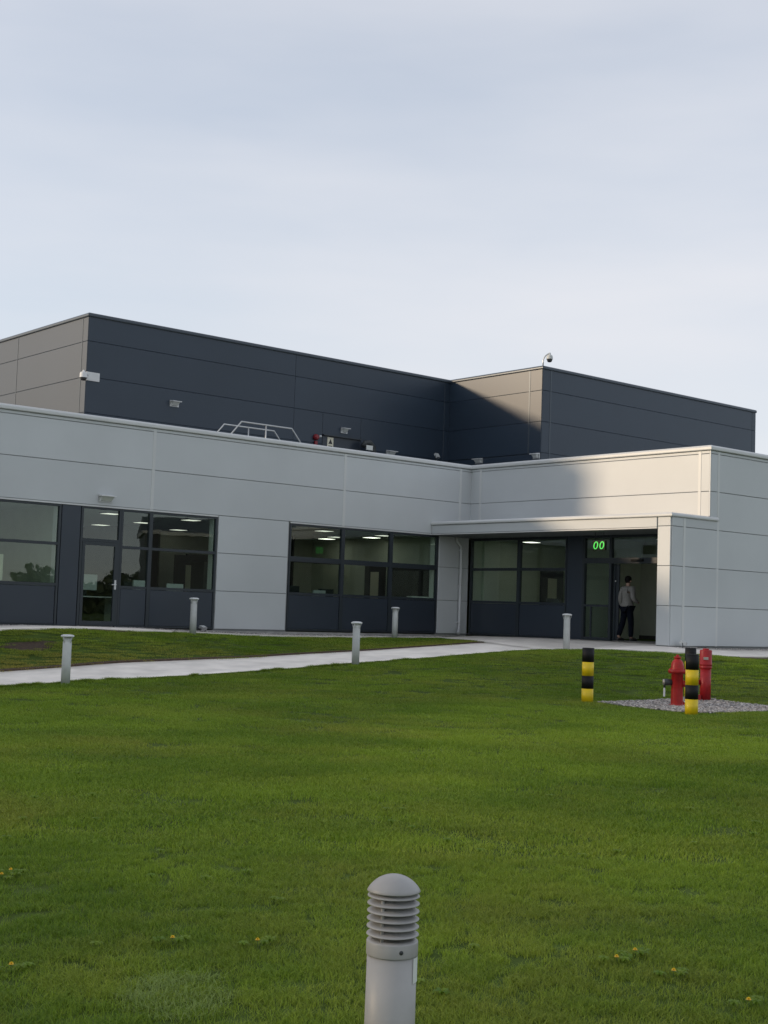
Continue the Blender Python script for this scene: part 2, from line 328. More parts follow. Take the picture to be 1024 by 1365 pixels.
# front wall (long silver wall of the left wing)
ax = [-40,-29.5,-23.7,-17.5,-11.24,-4.99,-0.44,0.03]
rows = grid(ax, [2.99,4.0,ZT,5.07]) + grid([-9.20,-6.90], [0.0,1.0,2.0,2.99]) + grid([-1.25,-0.004], [0.0,1.0,2.0,2.985]) + grid([-40,-29.5,-18.05], [0,1,2,2.99])
wall(A0, rows, 'silver_panel', [(-40,-0.0,2.96,5.1),(-9.22,-6.86,-.03,2.955),(-1.28,-.0,-.03,2.955),(-40,-18.03,-.03,2.955)], 'joint', 'silver panelled wall of the long front wing',
     [(u, 2.99, 5.06) for u in ax[1:-1]], 'silver_trim')
# wall above the canopy
rows = grid([-8.86,-8.55,-0.42,0.006], [HC-.3,4.0,ZT,5.07])
wall(B0, rows, 'silver_panel', [(-8.84,-0.036,2.95,5.1)], 'joint', 'silver wall above the entrance canopy, partly in sunlight', [(-8.55,HC-.3,5.06),(-0.42,HC-.3,5.06)], 'silver_trim')
# right-hand wall
rx = [0.03,0.36,6.6,12.8,19,26,40]
rows = grid(rx, [0.0,1.0,2.0,3.0,4.0,ZT,5.07])
wall(RW, rows, 'silver_panel', [(0.036,40,-.03,5.1)], 'joint', 'grey panelled wall running away beside the hydrant lawn', [(u,0.0,5.06) for u in rx[1:-1]], 'silver_trim')
p = MB(); RW.box(p, 0.004, 0.028, 0.001, 0.03, 3.36, 5.07); p.build('corner_trim', 'silver_trim', BLD)
# canopy: fascia, end wall, soffit, roof
rows = grid([-8.87,-8.46], [0.0,1.0,2.0,3.0,3.235]) + grid([-8.44,-0.006], [2.975,3.235])
wall(CF, rows, 'silver_panel', [(-8.84,-8.47,-.02,3.26),(-8.46,-0.004,2.985,3.26)], 'joint', 'canopy fascia and slender end column', [], None)
rows = grid([-CC+.03,-1.06,0.33], [0.0,1.0,2.0,3.0,3.235])
CS = Face('A', -W1-0.012)
wall(CS, rows, 'silver_panel', [(-CC+.036,-0.01,-.02,3.26)], 'joint', 'side of the canopy end wall', [(-1.06,0.0,3.23)], 'silver_trim')
mb = MB(); mb.box(-CC+.24, -.002, -8.46, -8.44, 0.0, 2.94); mb.box(-CC+.03, -CC+.239, -8.465, -8.445, 0, 2.97); mb.build('column_lining', 'frame_dark', BLD)
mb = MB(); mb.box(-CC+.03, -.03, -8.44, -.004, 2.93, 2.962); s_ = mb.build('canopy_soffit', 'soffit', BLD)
mb = MB(); mb.box(-CC+.02, -.04, -W1+.06, -.004, 3.24, 3.28); mb.build('canopy_roof', 'roof_membrane', BLD)
mb = MB(); CF.box(mb, -8.44, -.006, -.012, .05, 2.945, 2.972); mb.build('fascia_drip', 'silver_trim', BLD)
def coping(face, u0, u1, ztop, h, over, depth, material, m0=0.0, m1=0.0):
    """rounded capping along a wall head; m0, m1 mitre the ends (in units of depth out/in)"""
    prof = [(-over,ztop-h),(-over-.012,ztop-h+.02),(-over-.012,ztop-.05),(-over+.004,ztop-.018),(-over+.035,ztop),(depth,ztop-.03),(depth,ztop-h)]
    mb = MB(); n = len(prof); vs = []
    for u, mm in ((u0, m0), (u1, m1)): vs += [face.p(u+mm*d, d, z) for d, z in prof]
    mb.add(vs, [(i,(i+1)%n,n+(i+1)%n,n+i) for i in range(n)] + [tuple(range(n)), tuple(reversed(range(n,2*n)))])
    return mb.build('coping', material, BLD)
coping(A0, -40, -.0, HW, .125, .045, .33, 'silver_trim', 0, -1)
coping(B0, -8.88, -.0, HW, .125, .045, .33, 'silver_trim', 1, -1)
coping(RW, 0, 40, HW, .125, .045, .33, 'silver_trim', 1, 0)
coping(CF, -8.89, -.006, HC, .10, .03, .20, 'silver_trim', 1, 0)
coping(CS, -CC, .33, HC, .10, .03, .011, 'silver_trim', 1, 0)
# anthracite upper storey
GAP = 0.003
J1, J2, J3 = HD-.79, HD-1.79, HD-2.79
zs = [4.7, J3, J2, J1, HD-.10]
dl = [XD0+.01, -4.2, 2.15, XD1+.03]
rows = [r for r in grid(dl, zs)]
rows2 = []
for (u0,u1,z0,z1) in rows:      # leave the roof door free
    if z0 < 6.0 and u0 < -2.3 < u1:
        rows2 += [(u0,-3.06,z0,z1),(-1.50,u1,z0,z1)]
        if z1 > 6.12: rows2.append((-3.06,-1.50,6.12,z1))
    else: rows2.append((u0,u1,z0,z1))
def fix(rows): return [r for r in rows if r[3]-r[2] > .05 and r[1]-r[0] > .04]
wall(AD, fix(rows2), 'anthracite_panel', [(XD0+.034,XD1+.1,4.7,HD-.04)], 'joint_dark', 'long dark anthracite wall of the upper storey', [], None)
wall(BD, fix(grid([YD-W3+.01, YD-W3+.55, YD+.006], [5.80, J2, J1, HD-.10])) + grid([YD-W3+.01, YD+.006], [4.7, 5.77]), 'anthracite_panel', [(YD-W3+.04,YD+.03,4.7,HD-.04)], 'joint_dark', 'dark return wall catching low sunlight', [(YD-W3+.55,5.8,HD-.1)], 'anthracite_trim', .06)
wall(AR, grid([XD1+.01, XD1+.40, 13.85, XD2], zs), 'anthracite_panel', [(XD1+.04,XD2,4.7,HD-.04)], 'joint_dark', 'dark wall of the upper storey above the hydrant', [(XD1+.40,4.7,HD-.1)], 'anthracite_trim', .06)
wall(BL, grid([YD+.01, YD+.33, 8.08, 14, 20, 26], zs), 'anthracite_panel', [(YD+.04,26,4.7,HD-.04)], 'joint_dark', 'end wall of the upper storey reflecting the bright sky', [(u,4.7,HD-.1) for u in (YD+.33,8.08,14,20)], 'anthracite_trim', .05)
coping(AD, XD0, XD1, HD, .11, .03, .30, 'anthracite_trim', 1, -1)
coping(BD, YD-W3, YD, HD, .11, .03, .30, 'anthracite_trim', 1, -1)
coping(AR, XD1, XD2, HD, .11, .03, .30, 'anthracite_trim', 1, 0)
coping(BL, YD, 26, HD, .11, .03, .30, 'anthracite_trim', 1, 0)
# roof decks and hidden sides
mb = MB(); mb.box(-40, XD0+.03, .2, 26, 4.62, 4.72); mb.box(XD0+.03, XD1+.03, .2, YD+.03, 4.62, 4.72); mb.build('roof_deck', 'roof_membrane', BLD)
mb = MB(); mb.box(.2, 40, -W1+.2, YD-W3+.03, 4.6, 4.7); mb.box(XD2, 40, YD-W3+.03, 26, 4.6, 4.7); mb.box(.2, XD1+.03, YD-W3+.03, .2, 4.6, 4.7); mb.build('roof_deck', 'roof_membrane', BLD)
mb = MB(); mb.box(XD0+.2, XD1+.2, YD+.2, 26, HD-.2, HD-.1); mb.box(XD1+.2, XD2-.2, YD-W3+.2, 26, HD-.2, HD-.1); mb.build('roof_deck', 'roof_membrane', BLD)
mb = MB(); mb.box(XD2-.2, XD2-.03, YD-W3+.21, 26, 4.7, HD-.05); mb.box(XD0, XD2, 25.9, 26, 0, HD-.05); mb.box(39.8, 40, -W1+.2, 26, -.2, 5.1); mb.box(-40, -39.8, .2, 26, -.5, 5.1); mb.box(-39.8, XD0, 25.9, 26, -.5, 5.1); mb.box(XD2, 39.8, 25.9, 26, -.5, 5.1); mb.build('rear_wall', 'joint', BLD)
# plinth
mb = MB(); A0.box(mb, -40, -.01, .03, .2, -1.0, -.035); mb.build('plinth', 'plinth', BLD)
mb = MB(); RW.box(mb, -CC+.05, 40, .04, .2, -.6, -.035); mb.build('plinth', 'plinth', BLD)
mb = MB(); CF.box(mb, -8.83, -8.48, .05, .3, -.6, -.022); mb.build('plinth', 'plinth', BLD)

# ---- glazing
def window(face, u0, u1, z0, z1, mull, sill, trans, label, fr=.055, depth=.09, tr=.05, mw=.10, spandrel=True, d0=.012, panes_under=False):
    mb = MB()
    for (a,b,c,d) in ((u0,u0+fr,z0,z1),(u1-fr,u1,z0,z1),(u0+fr,u1-fr,z1-fr,z1),(u0+fr,u1-fr,z0,z0+.04)): face.box(mb, a,b,d0,d0+depth,c,d)
    w = mb.build('window', 'frame_dark', BLD); w['label'] = label
    edges = [u0+fr] + [x for mm in mull for x in (mm-mw/2, mm+mw/2)] + [u1-fr]
    for mm in mull:
        q = MB(); face.box(q, mm-mw/2, mm+mw/2, d0-.006, d0+depth, z0+.04, z1-fr); q.build('mullion', 'frame_dark', w)
    for k in range(0, len(edges), 2):
        a, b = edges[k], edges[k+1]
        if trans:
            q = MB(); face.box(q, a, b, d0+.003, d0+depth, trans-tr, trans+tr*.4); q.build('transom', 'frame_dark', w)
        q = MB(); face.box(q, a, b, d0+.003, d0+depth, sill-.07, sill); q.build('sill_rail', 'frame_dark', w)
        zz = [(sill, trans-tr), (trans+tr*.4, z1-fr)] if trans else [(sill, z1-fr)]
        for c, d in zz:
            q = MB(); face.box(q, a-.005, b+.005, d0+.045, d0+.055, c-.005, d+.005); q.build('pane', 'pane_glass', w)
        q = MB(); face.panel(q, a+.008, b-.008, z0+.045, sill-.075, d=d0+.012, t=.04); q.build('spandrel_panel', 'spandrel', w)
    return w
ZH = 2.945
window(A0, -18.0, -13.72, .0, ZH, [-15.85], 1.03, 2.0, 'window band at the far end of the front wing')
mb = MB(); A0.panel(mb, -13.70, -13.20, .01, ZH, d=.006, t=.06); pn = mb.build('infill_panel', 'spandrel', BLD)
window(A0, -12.07, -9.22, .0, ZH, [-11.22], 1.03, 2.01, 'pair of windows beside the glass side door', tr=.05)
window(A0, -6.85, -1.28, .0, ZH, [-4.96,-3.145], 1.05, 2.0, 'three-light window near the entrance', tr=.10, mw=.12)
# glazed side door
dr = MB()
for (a,b,c,d) in ((-13.18,-13.12,0,ZH),(-12.13,-12.075,0,ZH),(-13.12,-12.13,ZH-.05,ZH),(-13.12,-12.13,2.09,2.16)): A0.box(dr, a,b,.012,.10,c,d)
door = dr.build('door', 'frame_dark', BLD); door['label'] = 'narrow glazed side door with pale lever handle'
q = MB(); A0.box(q, -13.13,-12.12,.055,.065,2.15,ZH-.04); q.build('pane', 'pane_glass', door)
q = MB()
for (a,b,c,d) in ((-13.115,-13.04,.03,2.085),(-12.22,-12.135,.03,2.085),(-13.04,-12.22,2.0,2.085),(-13.04,-12.22,.03,.14)): A0.box(q, a,b,.004,.07,c,d)
q.build('door_leaf', 'frame_dark', door)
q = MB(); A0.box(q, -13.045,-12.215,.035,.045,.135,2.005); q.build('pane', 'pane_glass', door)
q = MB(); A0.box(q, -12.20,-12.155,-.012,.003,.93,1.16); q.tube([(-12.178,-.012,1.05),(-12.178,-.06,1.05),(-12.30,-.06,1.045)], .011, 8); q.build('handle', 'white_paint', door)
# entrance glazing
window(B0, -4.0, -.06, .0, 2.905, [-2.11], 1.03, 2.0, 'two-light window under the canopy', tr=.06, mw=.12)
mb = MB(); B0.panel(mb, -4.60, -4.02, .0, 2.905, d=.006, t=.06); mb.build('infill_panel', 'spandrel', BLD)
er = MB()
for (a,b,c,d) in ((-4.67,-4.61,0.02,2.905),(-5.64,-5.56,0.02,2.905),(-8.44,-7.32,0.02,2.2),(-5.56,-4.67,2.15,2.30),(-8.44,-5.64,2.14,2.30),(-5.56,-4.67,2.86,2.905),(-8.44,-5.64,2.86,2.905),(-8.44,-8.40,2.30,2.86)): B0.box(er, a,b,.012,.12,c,d)
ent = er.build('entrance_screen', 'frame_dark', BLD); ent['label'] = 'glazed entrance screen with its sliding door open'
for (a,b,c,d) in ((-5.565,-4.665,2.295,2.865),(-8.405,-5.635,2.295,2.865),(-5.565,-4.665,.10,2.155)):
    q = MB(); B0.box(q, a,b,.06,.07,c,d); q.build('pane', 'pane_glass', ent)
q = MB(); B0.box(q, -5.56,-4.67,.014,.10,.94,1.0); B0.box(q, -5.56,-4.67,.014,.10,.02,.10); B0.box(q, -4.95,-4.90,.013,.05,.10,.94); q.build('mid_rail', 'frame_dark', ent)
q = MB(); B0.box(q, -5.83,-5.65,.13,.17,.03,2.13); B0.box(q, -5.72,-5.66,.10,.129,.03,2.13); q.build('sliding_leaf', 'frame_dark', ent)
q = MB(); q.lathe([(.0,0),(.022,0),(.022,.012),(.0,.012)], (0.085,-5.74,1.66), 10, 'x'); q.build('push_button', 'white_paint', ent)
q = MB(); B0.box(q, -6.75,-6.35,-.03,.011,2.19,2.25); q.build('door_sensor', 'band_black', ent)
q = MB(); B0.box(q, -8.44,-.05,.013,.11,2.906,2.929); q.build('head_closer', 'frame_dark', ent)
# white flashing over the glazing
mb = MB(); A0.box(mb, -18.0, -9.22, -.014, .03, 2.947, 2.985); mb.build('head_flashing', 'silver_trim', BLD)
mb = MB(); A0.box(mb, -6.85, -1.6, -.014, .03, 2.947, 2.985); mb.build('head_flashing', 'silver_trim', BLD)
# pale linings inside the window openings
mat('reveal_white', (0.78, 0.80, 0.76), 0.6)
for (x1, za, zb) in ((-13.775,1.03,2.9),(-9.275,1.03,2.9),(-1.335,1.05,2.9)):
    q = MB(); q.box(x1-.012, x1+.03, .115, .30, za, zb); q.build('window_reveal', 'reveal_white', BLD)
q = MB(); q.box(-2.2, -1.35, .112, .34, .98, 1.085); q.build('inner_sill', 'reveal_white', BLD)
# downpipe under the canopy
mb = MB()
mb.tube([(-.62,-.10,2.93),(-.62,-.10,2.86),(-.58,-.10,2.80),(-.46,-.10,2.70),(-.42,-.10,2.62),(-.42,-.10,.22),(-.44,-.12,.15),(-.56,-.22,.06),(-.60,-.26,.02)], .045, 12)
pipe = mb.build('downpipe', 'upvc', BLD)
for zz in (2.55, 1.45, .35):
    q = MB(); q.lathe([(.052,-.03),(.052,.03)], (-.42,-.10,zz), 12); q.box(-.44,-.40,-.06,.0,zz-.02,zz+.02); q.build('pipe_clip', 'upvc', pipe)

# ---- interior seen through the glass
def part(name, material, *boxes, label=None):
    mb = MB()
    for b in boxes: mb.box(*b)
    o = mb.build(name, material, BLD)
    if label: o['label'] = label
    return o
part('interior_floor', 'int_floor', (-39.7,-.05,.22,9.0,-.02,.02)); part('interior_floor', 'int_floor', (.13,9.0,-8.44,.2,-.02,.03))
part('interior_ceiling', 'int_ceiling', (-39.7,-.05,.22,9.0,2.93,2.97)); part('interior_ceiling', 'int_ceiling', (.13,9.0,-8.44,.2,2.92,2.96))
part('interior_wall', 'int_wall', (-13.62,-13.50,.14,9.0,.02,2.93)); part('interior_wall', 'int_wall', (-39.7,-13.62,4.2,4.3,.02,2.93), (-18.6,-18.5,.22,4.2,.02,2.93))
part('interior_wall', 'int_wall_dark', (-13.5,-7.0,8.8,8.9,.02,2.93)); part('interior_wall', 'int_wall_dark', (-8.6,-8.5,4.6,8.8,.02,2.93))
part('interior_wall', 'int_wall_warm', (-7.0,-.05,6.6,6.7,.02,2.93)); part('interior_wall', 'int_wall', (-1.02,-.92,.24,6.6,.02,2.93), (-7.06,-6.96,.24,1.2,.02,2.93))
part('interior_wall', 'int_wall', (5.6,5.7,-4.22,.01,.03,2.92)); part('interior_wall', 'int_wall', (.20,5.6,.02,.12,.03,2.92)); part('interior_wall', 'int_wall', (.14,9.0,-4.36,-4.22,.03,2.92))
part('interior_wall', 'int_wall_warm', (2.9,3.0,-8.44,-4.36,.03,2.92)); part('interior_wall', 'int_wall', (.14,9.0,-8.60,-8.46,.0,2.92))
part('interior_skirting', 'int_door', (2.87,2.899,-8.44,-4.36,.03,.16)); part('interior_wall_pillar', 'int_wall', (.62,1.20,-.06,.015,.03,2.92)); part('interior_wall_pillar', 'int_wall', (2.62,2.898,-7.6,-6.95,.16,2.92))
def int_door(fr, a, b, z1=2.1, d=0.0):
    mb = MB(); fr.box(mb, a-.06, b+.06, -.05, -.002, .03, z1+.06); dd = mb.build('interior_door', 'int_door', BLD)
    q = MB(); fr.box(q, a+(b-a)*.28, b-(b-a)*.28, -.062, -.051, 1.0, 1.85); q.build('vision_panel', 'sign_cream', dd)
    q = MB(); fr.box(q, a+.05, a+.17, -.10, -.06, 1.02, 1.06); q.build('handle', 'bare_metal', dd)
int_door(Face('A', .02), 3.30, 4.25); int_door(Face('B', -1.02), 2.75, 3.65); int_door(Face('A', 6.6), -6.4, -5.2); int_door(Face('A', 8.8), -10.2, -9.2)
part('glazed_partition_frame', 'int_door', (-4.95,-4.85,5.0,5.08,.02,2.93), (-3.05,-2.98,5.0,5.08,.02,2.93), (-7.0,-1.05,5.0,5.08,2.08,2.14))
# stair flight behind the reception window
mb = MB()
for k in range(9): mb.box(-4.7+k*.24, -4.7+(k+1)*.24+.02, 5.6, 6.5, max(.02, 1.95-k*.2), 2.10-k*.2)
st = mb.build('stair_flight', 'int_wall_dark', BLD)
q = MB(); q.tube([(-4.7,5.55,2.75),(-2.5,5.55,1.0)], .03, 8); q.build('handrail', 'bare_metal', st)
part('cupboard', 'int_door', (-1.45,-1.022,.5,1.95,.02,2.02)); part('cupboard', 'int_wall_dark', (-6.9,-6.2,4.2,4.9,.02,1.9))
def clight(x, y, z=2.93, m='lamp_panel'):
    mb = MB(); mb.box(x-.23,x+.23,y-.23,y+.23,z-.03,z-.002); c = mb.build('ceiling_light', 'frame_dark', BLD)
    q = MB(); q.box(x-.20,x+.20,y-.20,y+.20,z-.036,z-.031); q.build('diffuser', m, c)
for x in (-11.64,-9.2): 
    for y in (1.36,3.9,6.4): clight(x, y)
clight(-6.73, 6.0)
for x, y in ((1.6,-1.1),(1.6,-3.0),(3.2,-2.2)): clight(x, y, 2.92, 'fill_lamp_panel')  # fill panels added to brighten the room behind the two-light window
clight(-1.75,2.6,2.93,'fill_lamp_panel'); clight(-1.75,4.9,2.93,'fill_lamp_panel')  # added fill, lifts the dark right end behind the three-light window
clight(1.6,-6.3,2.92)  # one more panel added to brighten the lobby
clight(-15.6,2.0); clight(-17.4,2.0)
for x, y in ((-4.6,1.38),(-2.35,1.3),(-2.35,3.65),(-4.6,3.65),(-6.3,3.65)): clight(x, y)

# ------------------------------------------------------------------ person walking in
def skin_mesh(name, nodes, edges, material, parent, sub=2):
    """nodes: {key: (pos, radius)}; the first key is the root"""
    ks = list(nodes); me = bpy.data.meshes.new(name); me.from_pydata([nodes[k][0] for k in ks], [(ks.index(a), ks.index(b)) for a, b in edges], []); me.update()
    o = bpy.data.objects.new(name, me); COL.objects.link(o)
    sk = o.modifiers.new('skin', 'SKIN'); sk.use_smooth_shade = True
    if not me.skin_vertices: 
        bm = bmesh.new(); bm.from_mesh(me); bm.verts.layers.skin.verify(); bm.to_mesh(me); bm.free()
    for i, k in enumerate(ks):
        r = nodes[k][1]; r = r if isinstance(r, tuple) else (r, r); me.skin_vertices[0].data[i].radius = r; me.skin_vertices[0].data[i].use_root = (i == 0)
    sb = o.modifiers.new('sub', 'SUBSURF'); sb.levels = sub; sb.render_levels = sub
    me.materials.append(MAT[material]); o.parent = parent; return o
PZ = 0.03
per = thing('person', 'person in grey sweater and dark trousers walking in through the open door', 'person', (.12,-6.14,PZ), -.12)
# the figure faces +x (into the building); y is its left
leg = {'hip': ((0,0,.93),(.13,.10)), 'hL': ((0,.085,.88),.088), 'kL': ((-.05,.11,.50),.062), 'aL': ((-.20,.115,.12),.045), 'tL': ((-.10,.125,.035),.038),
       'hR': ((0,-.085,.88),.088), 'kR': ((.06,-.10,.49),.062), 'aR': ((.05,-.105,.09),.045), 'tR': ((.17,-.11,.035),.038)}
ledge = [('hip','hL'),('hL','kL'),('kL','aL'),('aL','tL'),('hip','hR'),('hR','kR'),('kR','aR'),('aR','tR')]
tor = {'waist': ((0,0,1.08),(.105,.14)), 'chest': ((.01,0,1.30),(.11,.165)), 'neckb': ((.0,0,1.46),(.065,.075)), 'neck': ((.01,0,1.53),.05), 'head': ((.03,0,1.64),(.085,.075)), 'crown': ((.03,0,1.72),(.07,.065)),
       'sL': ((.0,.19,1.41),.058), 'eL': ((-.04,.245,1.14),.043), 'wL': ((.06,.25,.92),.030), 'fL': ((.10,.245,.83),.026),
       'sR': ((.0,-.19,1.41),.058), 'eR': ((-.05,-.27,1.15),.043), 'wR': ((.15,-.24,1.06),.030), 'fR': ((.23,-.21,1.05),.026)}
tedge = [('waist','chest'),('chest','neckb'),('neckb','neck'),('neck','head'),('head','crown'),('neckb','sL'),('sL','eL'),('eL','wL'),('wL','fL'),('neckb','sR'),('sR','eR'),('eR','wR'),('wR','fR')]
allb = dict(leg); allb.update(tor)
for k_ in ('hip','hL','kL','hR','kR','waist','chest','neckb','sL','eL','sR','eR'):
    a_ = allb[k_][1]; a_ = a_ if isinstance(a_, tuple) else (a_, a_); allb[k_] = (allb[k_][0], tuple(x*.72 for x in a_))
skin_mesh('body', allb, ledge+tedge+[('hip','waist')], 'skin', per)
def fat(d, keys, k, extra=None):
    r = {}
    for q in keys:
        a = d[q][1]; a = a if isinstance(a, tuple) else (a, a); r[q] = (d[q][0], tuple(x+k for x in a))
    return r
tk = ['hip','hL','kL','aL','hR','kR','aR']
skin_mesh('trousers', fat(leg, tk, .022), [e for e in ledge if e[0] in tk and e[1] in tk], 'trouser_navy', per)
sk_ = ['waist','chest','neckb','sL','eL','wL','sR','eR','wR']
sw = fat(tor, sk_, .026); sw['hem'] = ((0,0,.95), (.145,.165))
skin_mesh('sweater', sw, [e for e in tedge if e[0] in sk_ and e[1] in sk_] + [('waist','hem')], 'sweater_grey', per)
hb = MB(); hb.lathe([(.03,-.10),(.075,-.07),(.096,0),(.094,.05),(.07,.095),(.02,.115)], (.015,0,1.665), 16); hr = hb.build('hair', 'hair', per)
for (x, y, z) in ((-.12,.123,.03),(.14,-.108,.03)):
    q = MB(); q.tube([(x-.13,y,z+.015),(x-.06,y,z+.03),(x+.06,y,z+.02),(x+.13,y,z+.005)], [.03,.046,.043,.03], 10); q.build('shoe', 'shoe_black', per)
for s in (-1, 1):
    q = MB(); q.lathe([(.0,-.012),(.028,-.008),(.028,.008),(.0,.012)], (.03,s*.088,1.63), 8, 'y'); q.build('ear', 'skin', per)

# ------------------------------------------------------------------ lit display over the door
dsp = thing('door_display', 'small black display with green lit digits above the entrance door', 'display', (-1.0,-6.06,2.44))
q = MB(); q.box(-.03,.03,-.225,.205,.01,.265); q.build('housing', 'display_black', dsp)
for yy in (-.15,.15):
    q = MB(); q.tube([(0,yy,.27),(0,yy,.488)], .008, 6); q.build('hanger', 'frame_dark', dsp)
for cy in (.095,-.115):
    q = MB(); n = 20; vs = []
    for d in (-.040,-.031):
        for rr in (1.0, .60):
            for k in range(n):
                t = 2*math.pi*k/n; yy = .078*(rr if rr == 1 else .62)*math.cos(t); zz = .105*(rr if rr == 1 else .80)*math.sin(t)
                vs.append((d, cy+yy-zz*.15, .14+zz))
    fs = []
    for k in range(n):
        j = (k+1) % n; fs += [(k,j,n+j,n+k),(2*n+k,2*n+j,3*n+j,3*n+k),(k,j,2*n+j,2*n+k),(n+k,n+j,3*n+j,3*n+k)]
    q.add(vs, fs); q.build('digit', 'digit_green', dsp)

# ------------------------------------------------------------------ wall fittings
def wall_light(loc, label, face='A', w=.30):
    t = thing('wall_light', label, 'wall light', loc, 0 if face == 'A' else -math.pi/2, 'bulkhead lights on the walls')
    mb = MB(); mb.box(-w/2,w/2,-.03,0,-.12,.06); mb.build('back_plate', 'galvanised', t)
    h = w/2; mb = MB(); mb.add([(-h,-.03,.06),(h,-.03,.06),(h,-.20,.035),(-h,-.20,.035),(-h,-.03,.02),(h,-.03,.02),(h,-.20,.015),(-h,-.20,.015)],
        [(0,1,2,3),(4,7,6,5),(0,3,7,4),(1,5,6,2),(3,2,6,7),(0,4,5,1)]); mb.build('hood', 'white_paint', t)
    mb = MB(); mb.add([(-h+.03,-.03,.018),(h-.03,-.03,.018),(h-.04,-.16,.014),(-h+.04,-.16,.014),(-h+.05,-.03,-.10),(h-.05,-.03,-.10),(h-.06,-.07,-.09),(-h+.06,-.07,-.09)],
        [(0,1,2,3),(4,7,6,5),(0,3,7,4),(1,5,6,2),(3,2,6,7),(0,4,5,1)]); mb.build('lens', 'lens_clear', t)
    return t
wall_light((-12.56,-.001,3.20), 'grey bulkhead light on silver wall above the glass side door', w=.40)
wall_light((-8.52,YD-.001,6.43), 'small bulkhead light alone on the long dark upper wall')
wall_light((-2.2,YD-.001,6.36), 'bulkhead light on dark wall above the roof door', w=.26)
wall_light((-.22,YD-.001,5.83), 'white hooded light just above the parapet, next past the roof door', w=.36)
wall_light((XD1-.001,2.10,5.73), 'white hooded light low in the dark corner of the upper storey', 'B', .34)
wall_light((XD1-.001,-.50,5.73), 'small hooded light at the parapet beneath the sunlit dark corner', 'B', .28)
def floodlight(loc, label, rz=0.0, tilt=.7, s=1.0):
    t = thing('floodlight', label, 'floodlight', loc, rz, 'floodlights'); t.scale = (s,s,s)
    mb = MB(); mb.tube([(-.14,0,.0),(-.14,0,.18)], .012, 6); mb.tube([(.14,0,.0),(.14,0,.18)], .012, 6); mb.tube([(-.15,0,.0),(.15,0,.0)], .014, 6); mb.build('bracket', 'valve_dark', t)
    h = MB(); h.box(-.12,.12,-.05,.05,-.10,.10); hd = h.build('head', 'galvanised', t); hd.location = (0,0,.18); hd.rotation_euler = (-tilt,0,0)
    q = MB(); q.box(-.10,.10,-.056,-.051,-.08,.08); l = q.build('lens', 'lens_clear', hd)
    return t
floodlight((1.5,YD-.42,5.72), 'small tilted floodlight above the parapet near the dark corner', 0.3, .5, .8)
floodlight((-1.28,-W1-.20,-.055), 'pale floodlight lying in the gravel at the foot of the canopy end wall', .5, 1.2, .8)
floodlight((-9.75,-.32,-.09), 'small pale floodlight in the gravel at the foot of the side windows', .2, 1.2, .7)
# the post under the roof floodlight
mb = MB(); mb.tube([(1.5,YD-.40,4.72),(1.5,YD-.40,5.715)], .02, 8); tag(mb.build('floodlight_post', 'galvanised'), 'thin steel post carrying the small roof floodlight', 'post')
# roof door and its sign
mb = MB(); AD.box(mb, -3.05, -1.51, -.004, .033, 4.72, 6.08); rd = mb.build('roof_door', 'spandrel', BLD)
mb = MB(); AD.box(mb, -3.055, -1.505, -.09, .033, 6.082, 6.118); mb.build('door_hood', 'frame_dark', rd)
sg = thing('warning_sign', 'cream warning sign with black triangle on the roof door', 'sign', (-2.74,YD-.006,5.86))
q = MB(); q.box(-.12,.12,-.012,0,-.19,.19); q.build('plate', 'sign_cream', sg)
q = MB(); q.add([(-.08,-.0135,-.02),(.08,-.0135,-.02),(0,-.0135,.14),(-.08,-.017,-.02),(.08,-.017,-.02),(0,-.017,.14)], [(0,1,2),(3,5,4),(0,3,4,1),(1,4,5,2),(2,5,3,0)]); q.build('triangle', 'sign_black', sg)
q = MB(); q.box(-.08,.08,-.0165,-.0130,-.10,-.075); q.box(-.06,.06,-.0165,-.0130,-.14,-.12); q.build('lettering', 'sign_black', sg)
al = thing('alarm_sounder', 'red alarm sounder beside the roof door', 'alarm', (-3.33,YD-.001,5.99))
q = MB(); q.lathe([(.10,0),(.10,-.05),(.08,-.10),(.05,-.13)], (0,0,0), 18, 'y'); q.build('body', 'alarm_red', al)
q = MB(); q.lathe([(.035,-.10),(.035,-.17),(.01,-.18)], (.09,0,.03), 10, 'y'); q.build('beacon', 'white_paint', al)
q = MB(); q.box(-.05,.05,-.06,0,-.24,-.12); q.build('junction_box', 'alarm_red', al)
# cable hood beside the roof door
ch = thing('cable_hood', 'curved grey cable hood standing behind the parapet by the roof door', 'duct', (-1.42,YD-.30,4.90))
q = MB(); q.tube([(.25,0,0),(.25,0,.75),(.20,0,.98),(.05,0,1.10),(-.12,0,1.08),(-.20,0,.95)], [.10,.10,.10,.10,.09,.09], 12); q.build('pipe', 'valve_dark', ch)
q = MB(); q.box(-.16,.10,-.13,-.10,.85,1.0); q.build('plate', 'paper', ch)
# guard rails over the roof walkway
gr = thing('roof_guard_rail', 'pale metal step-over rails on the flat roof behind the parapet', 'guard rail', (0,0,0))
def grframe(Y):
    mb = MB(); mb.tube([(-9.06,Y,4.73),(-8.27,Y,5.64),(-6.57,Y,5.64),(-5.76,Y,4.73)], .022, 8); f = mb.build('rail', 'galvanised', gr)
    q = MB(); q.tube([(-7.45,Y,4.73),(-7.45,Y,5.63)], .02, 8); q.build('post', 'galvanised', f)
    for a, b in (((-8.66,Y,5.19),(-8.60,Y,4.73)),((-6.17,Y,5.19),(-6.23,Y,4.73))):
        q = MB(); q.tube([a, ((a[0]+b[0])/2,Y,(a[2]+b[2])/2), b], .018, 8); q.build('brace', 'galvanised', f)
grframe(.5); grframe(1.35)
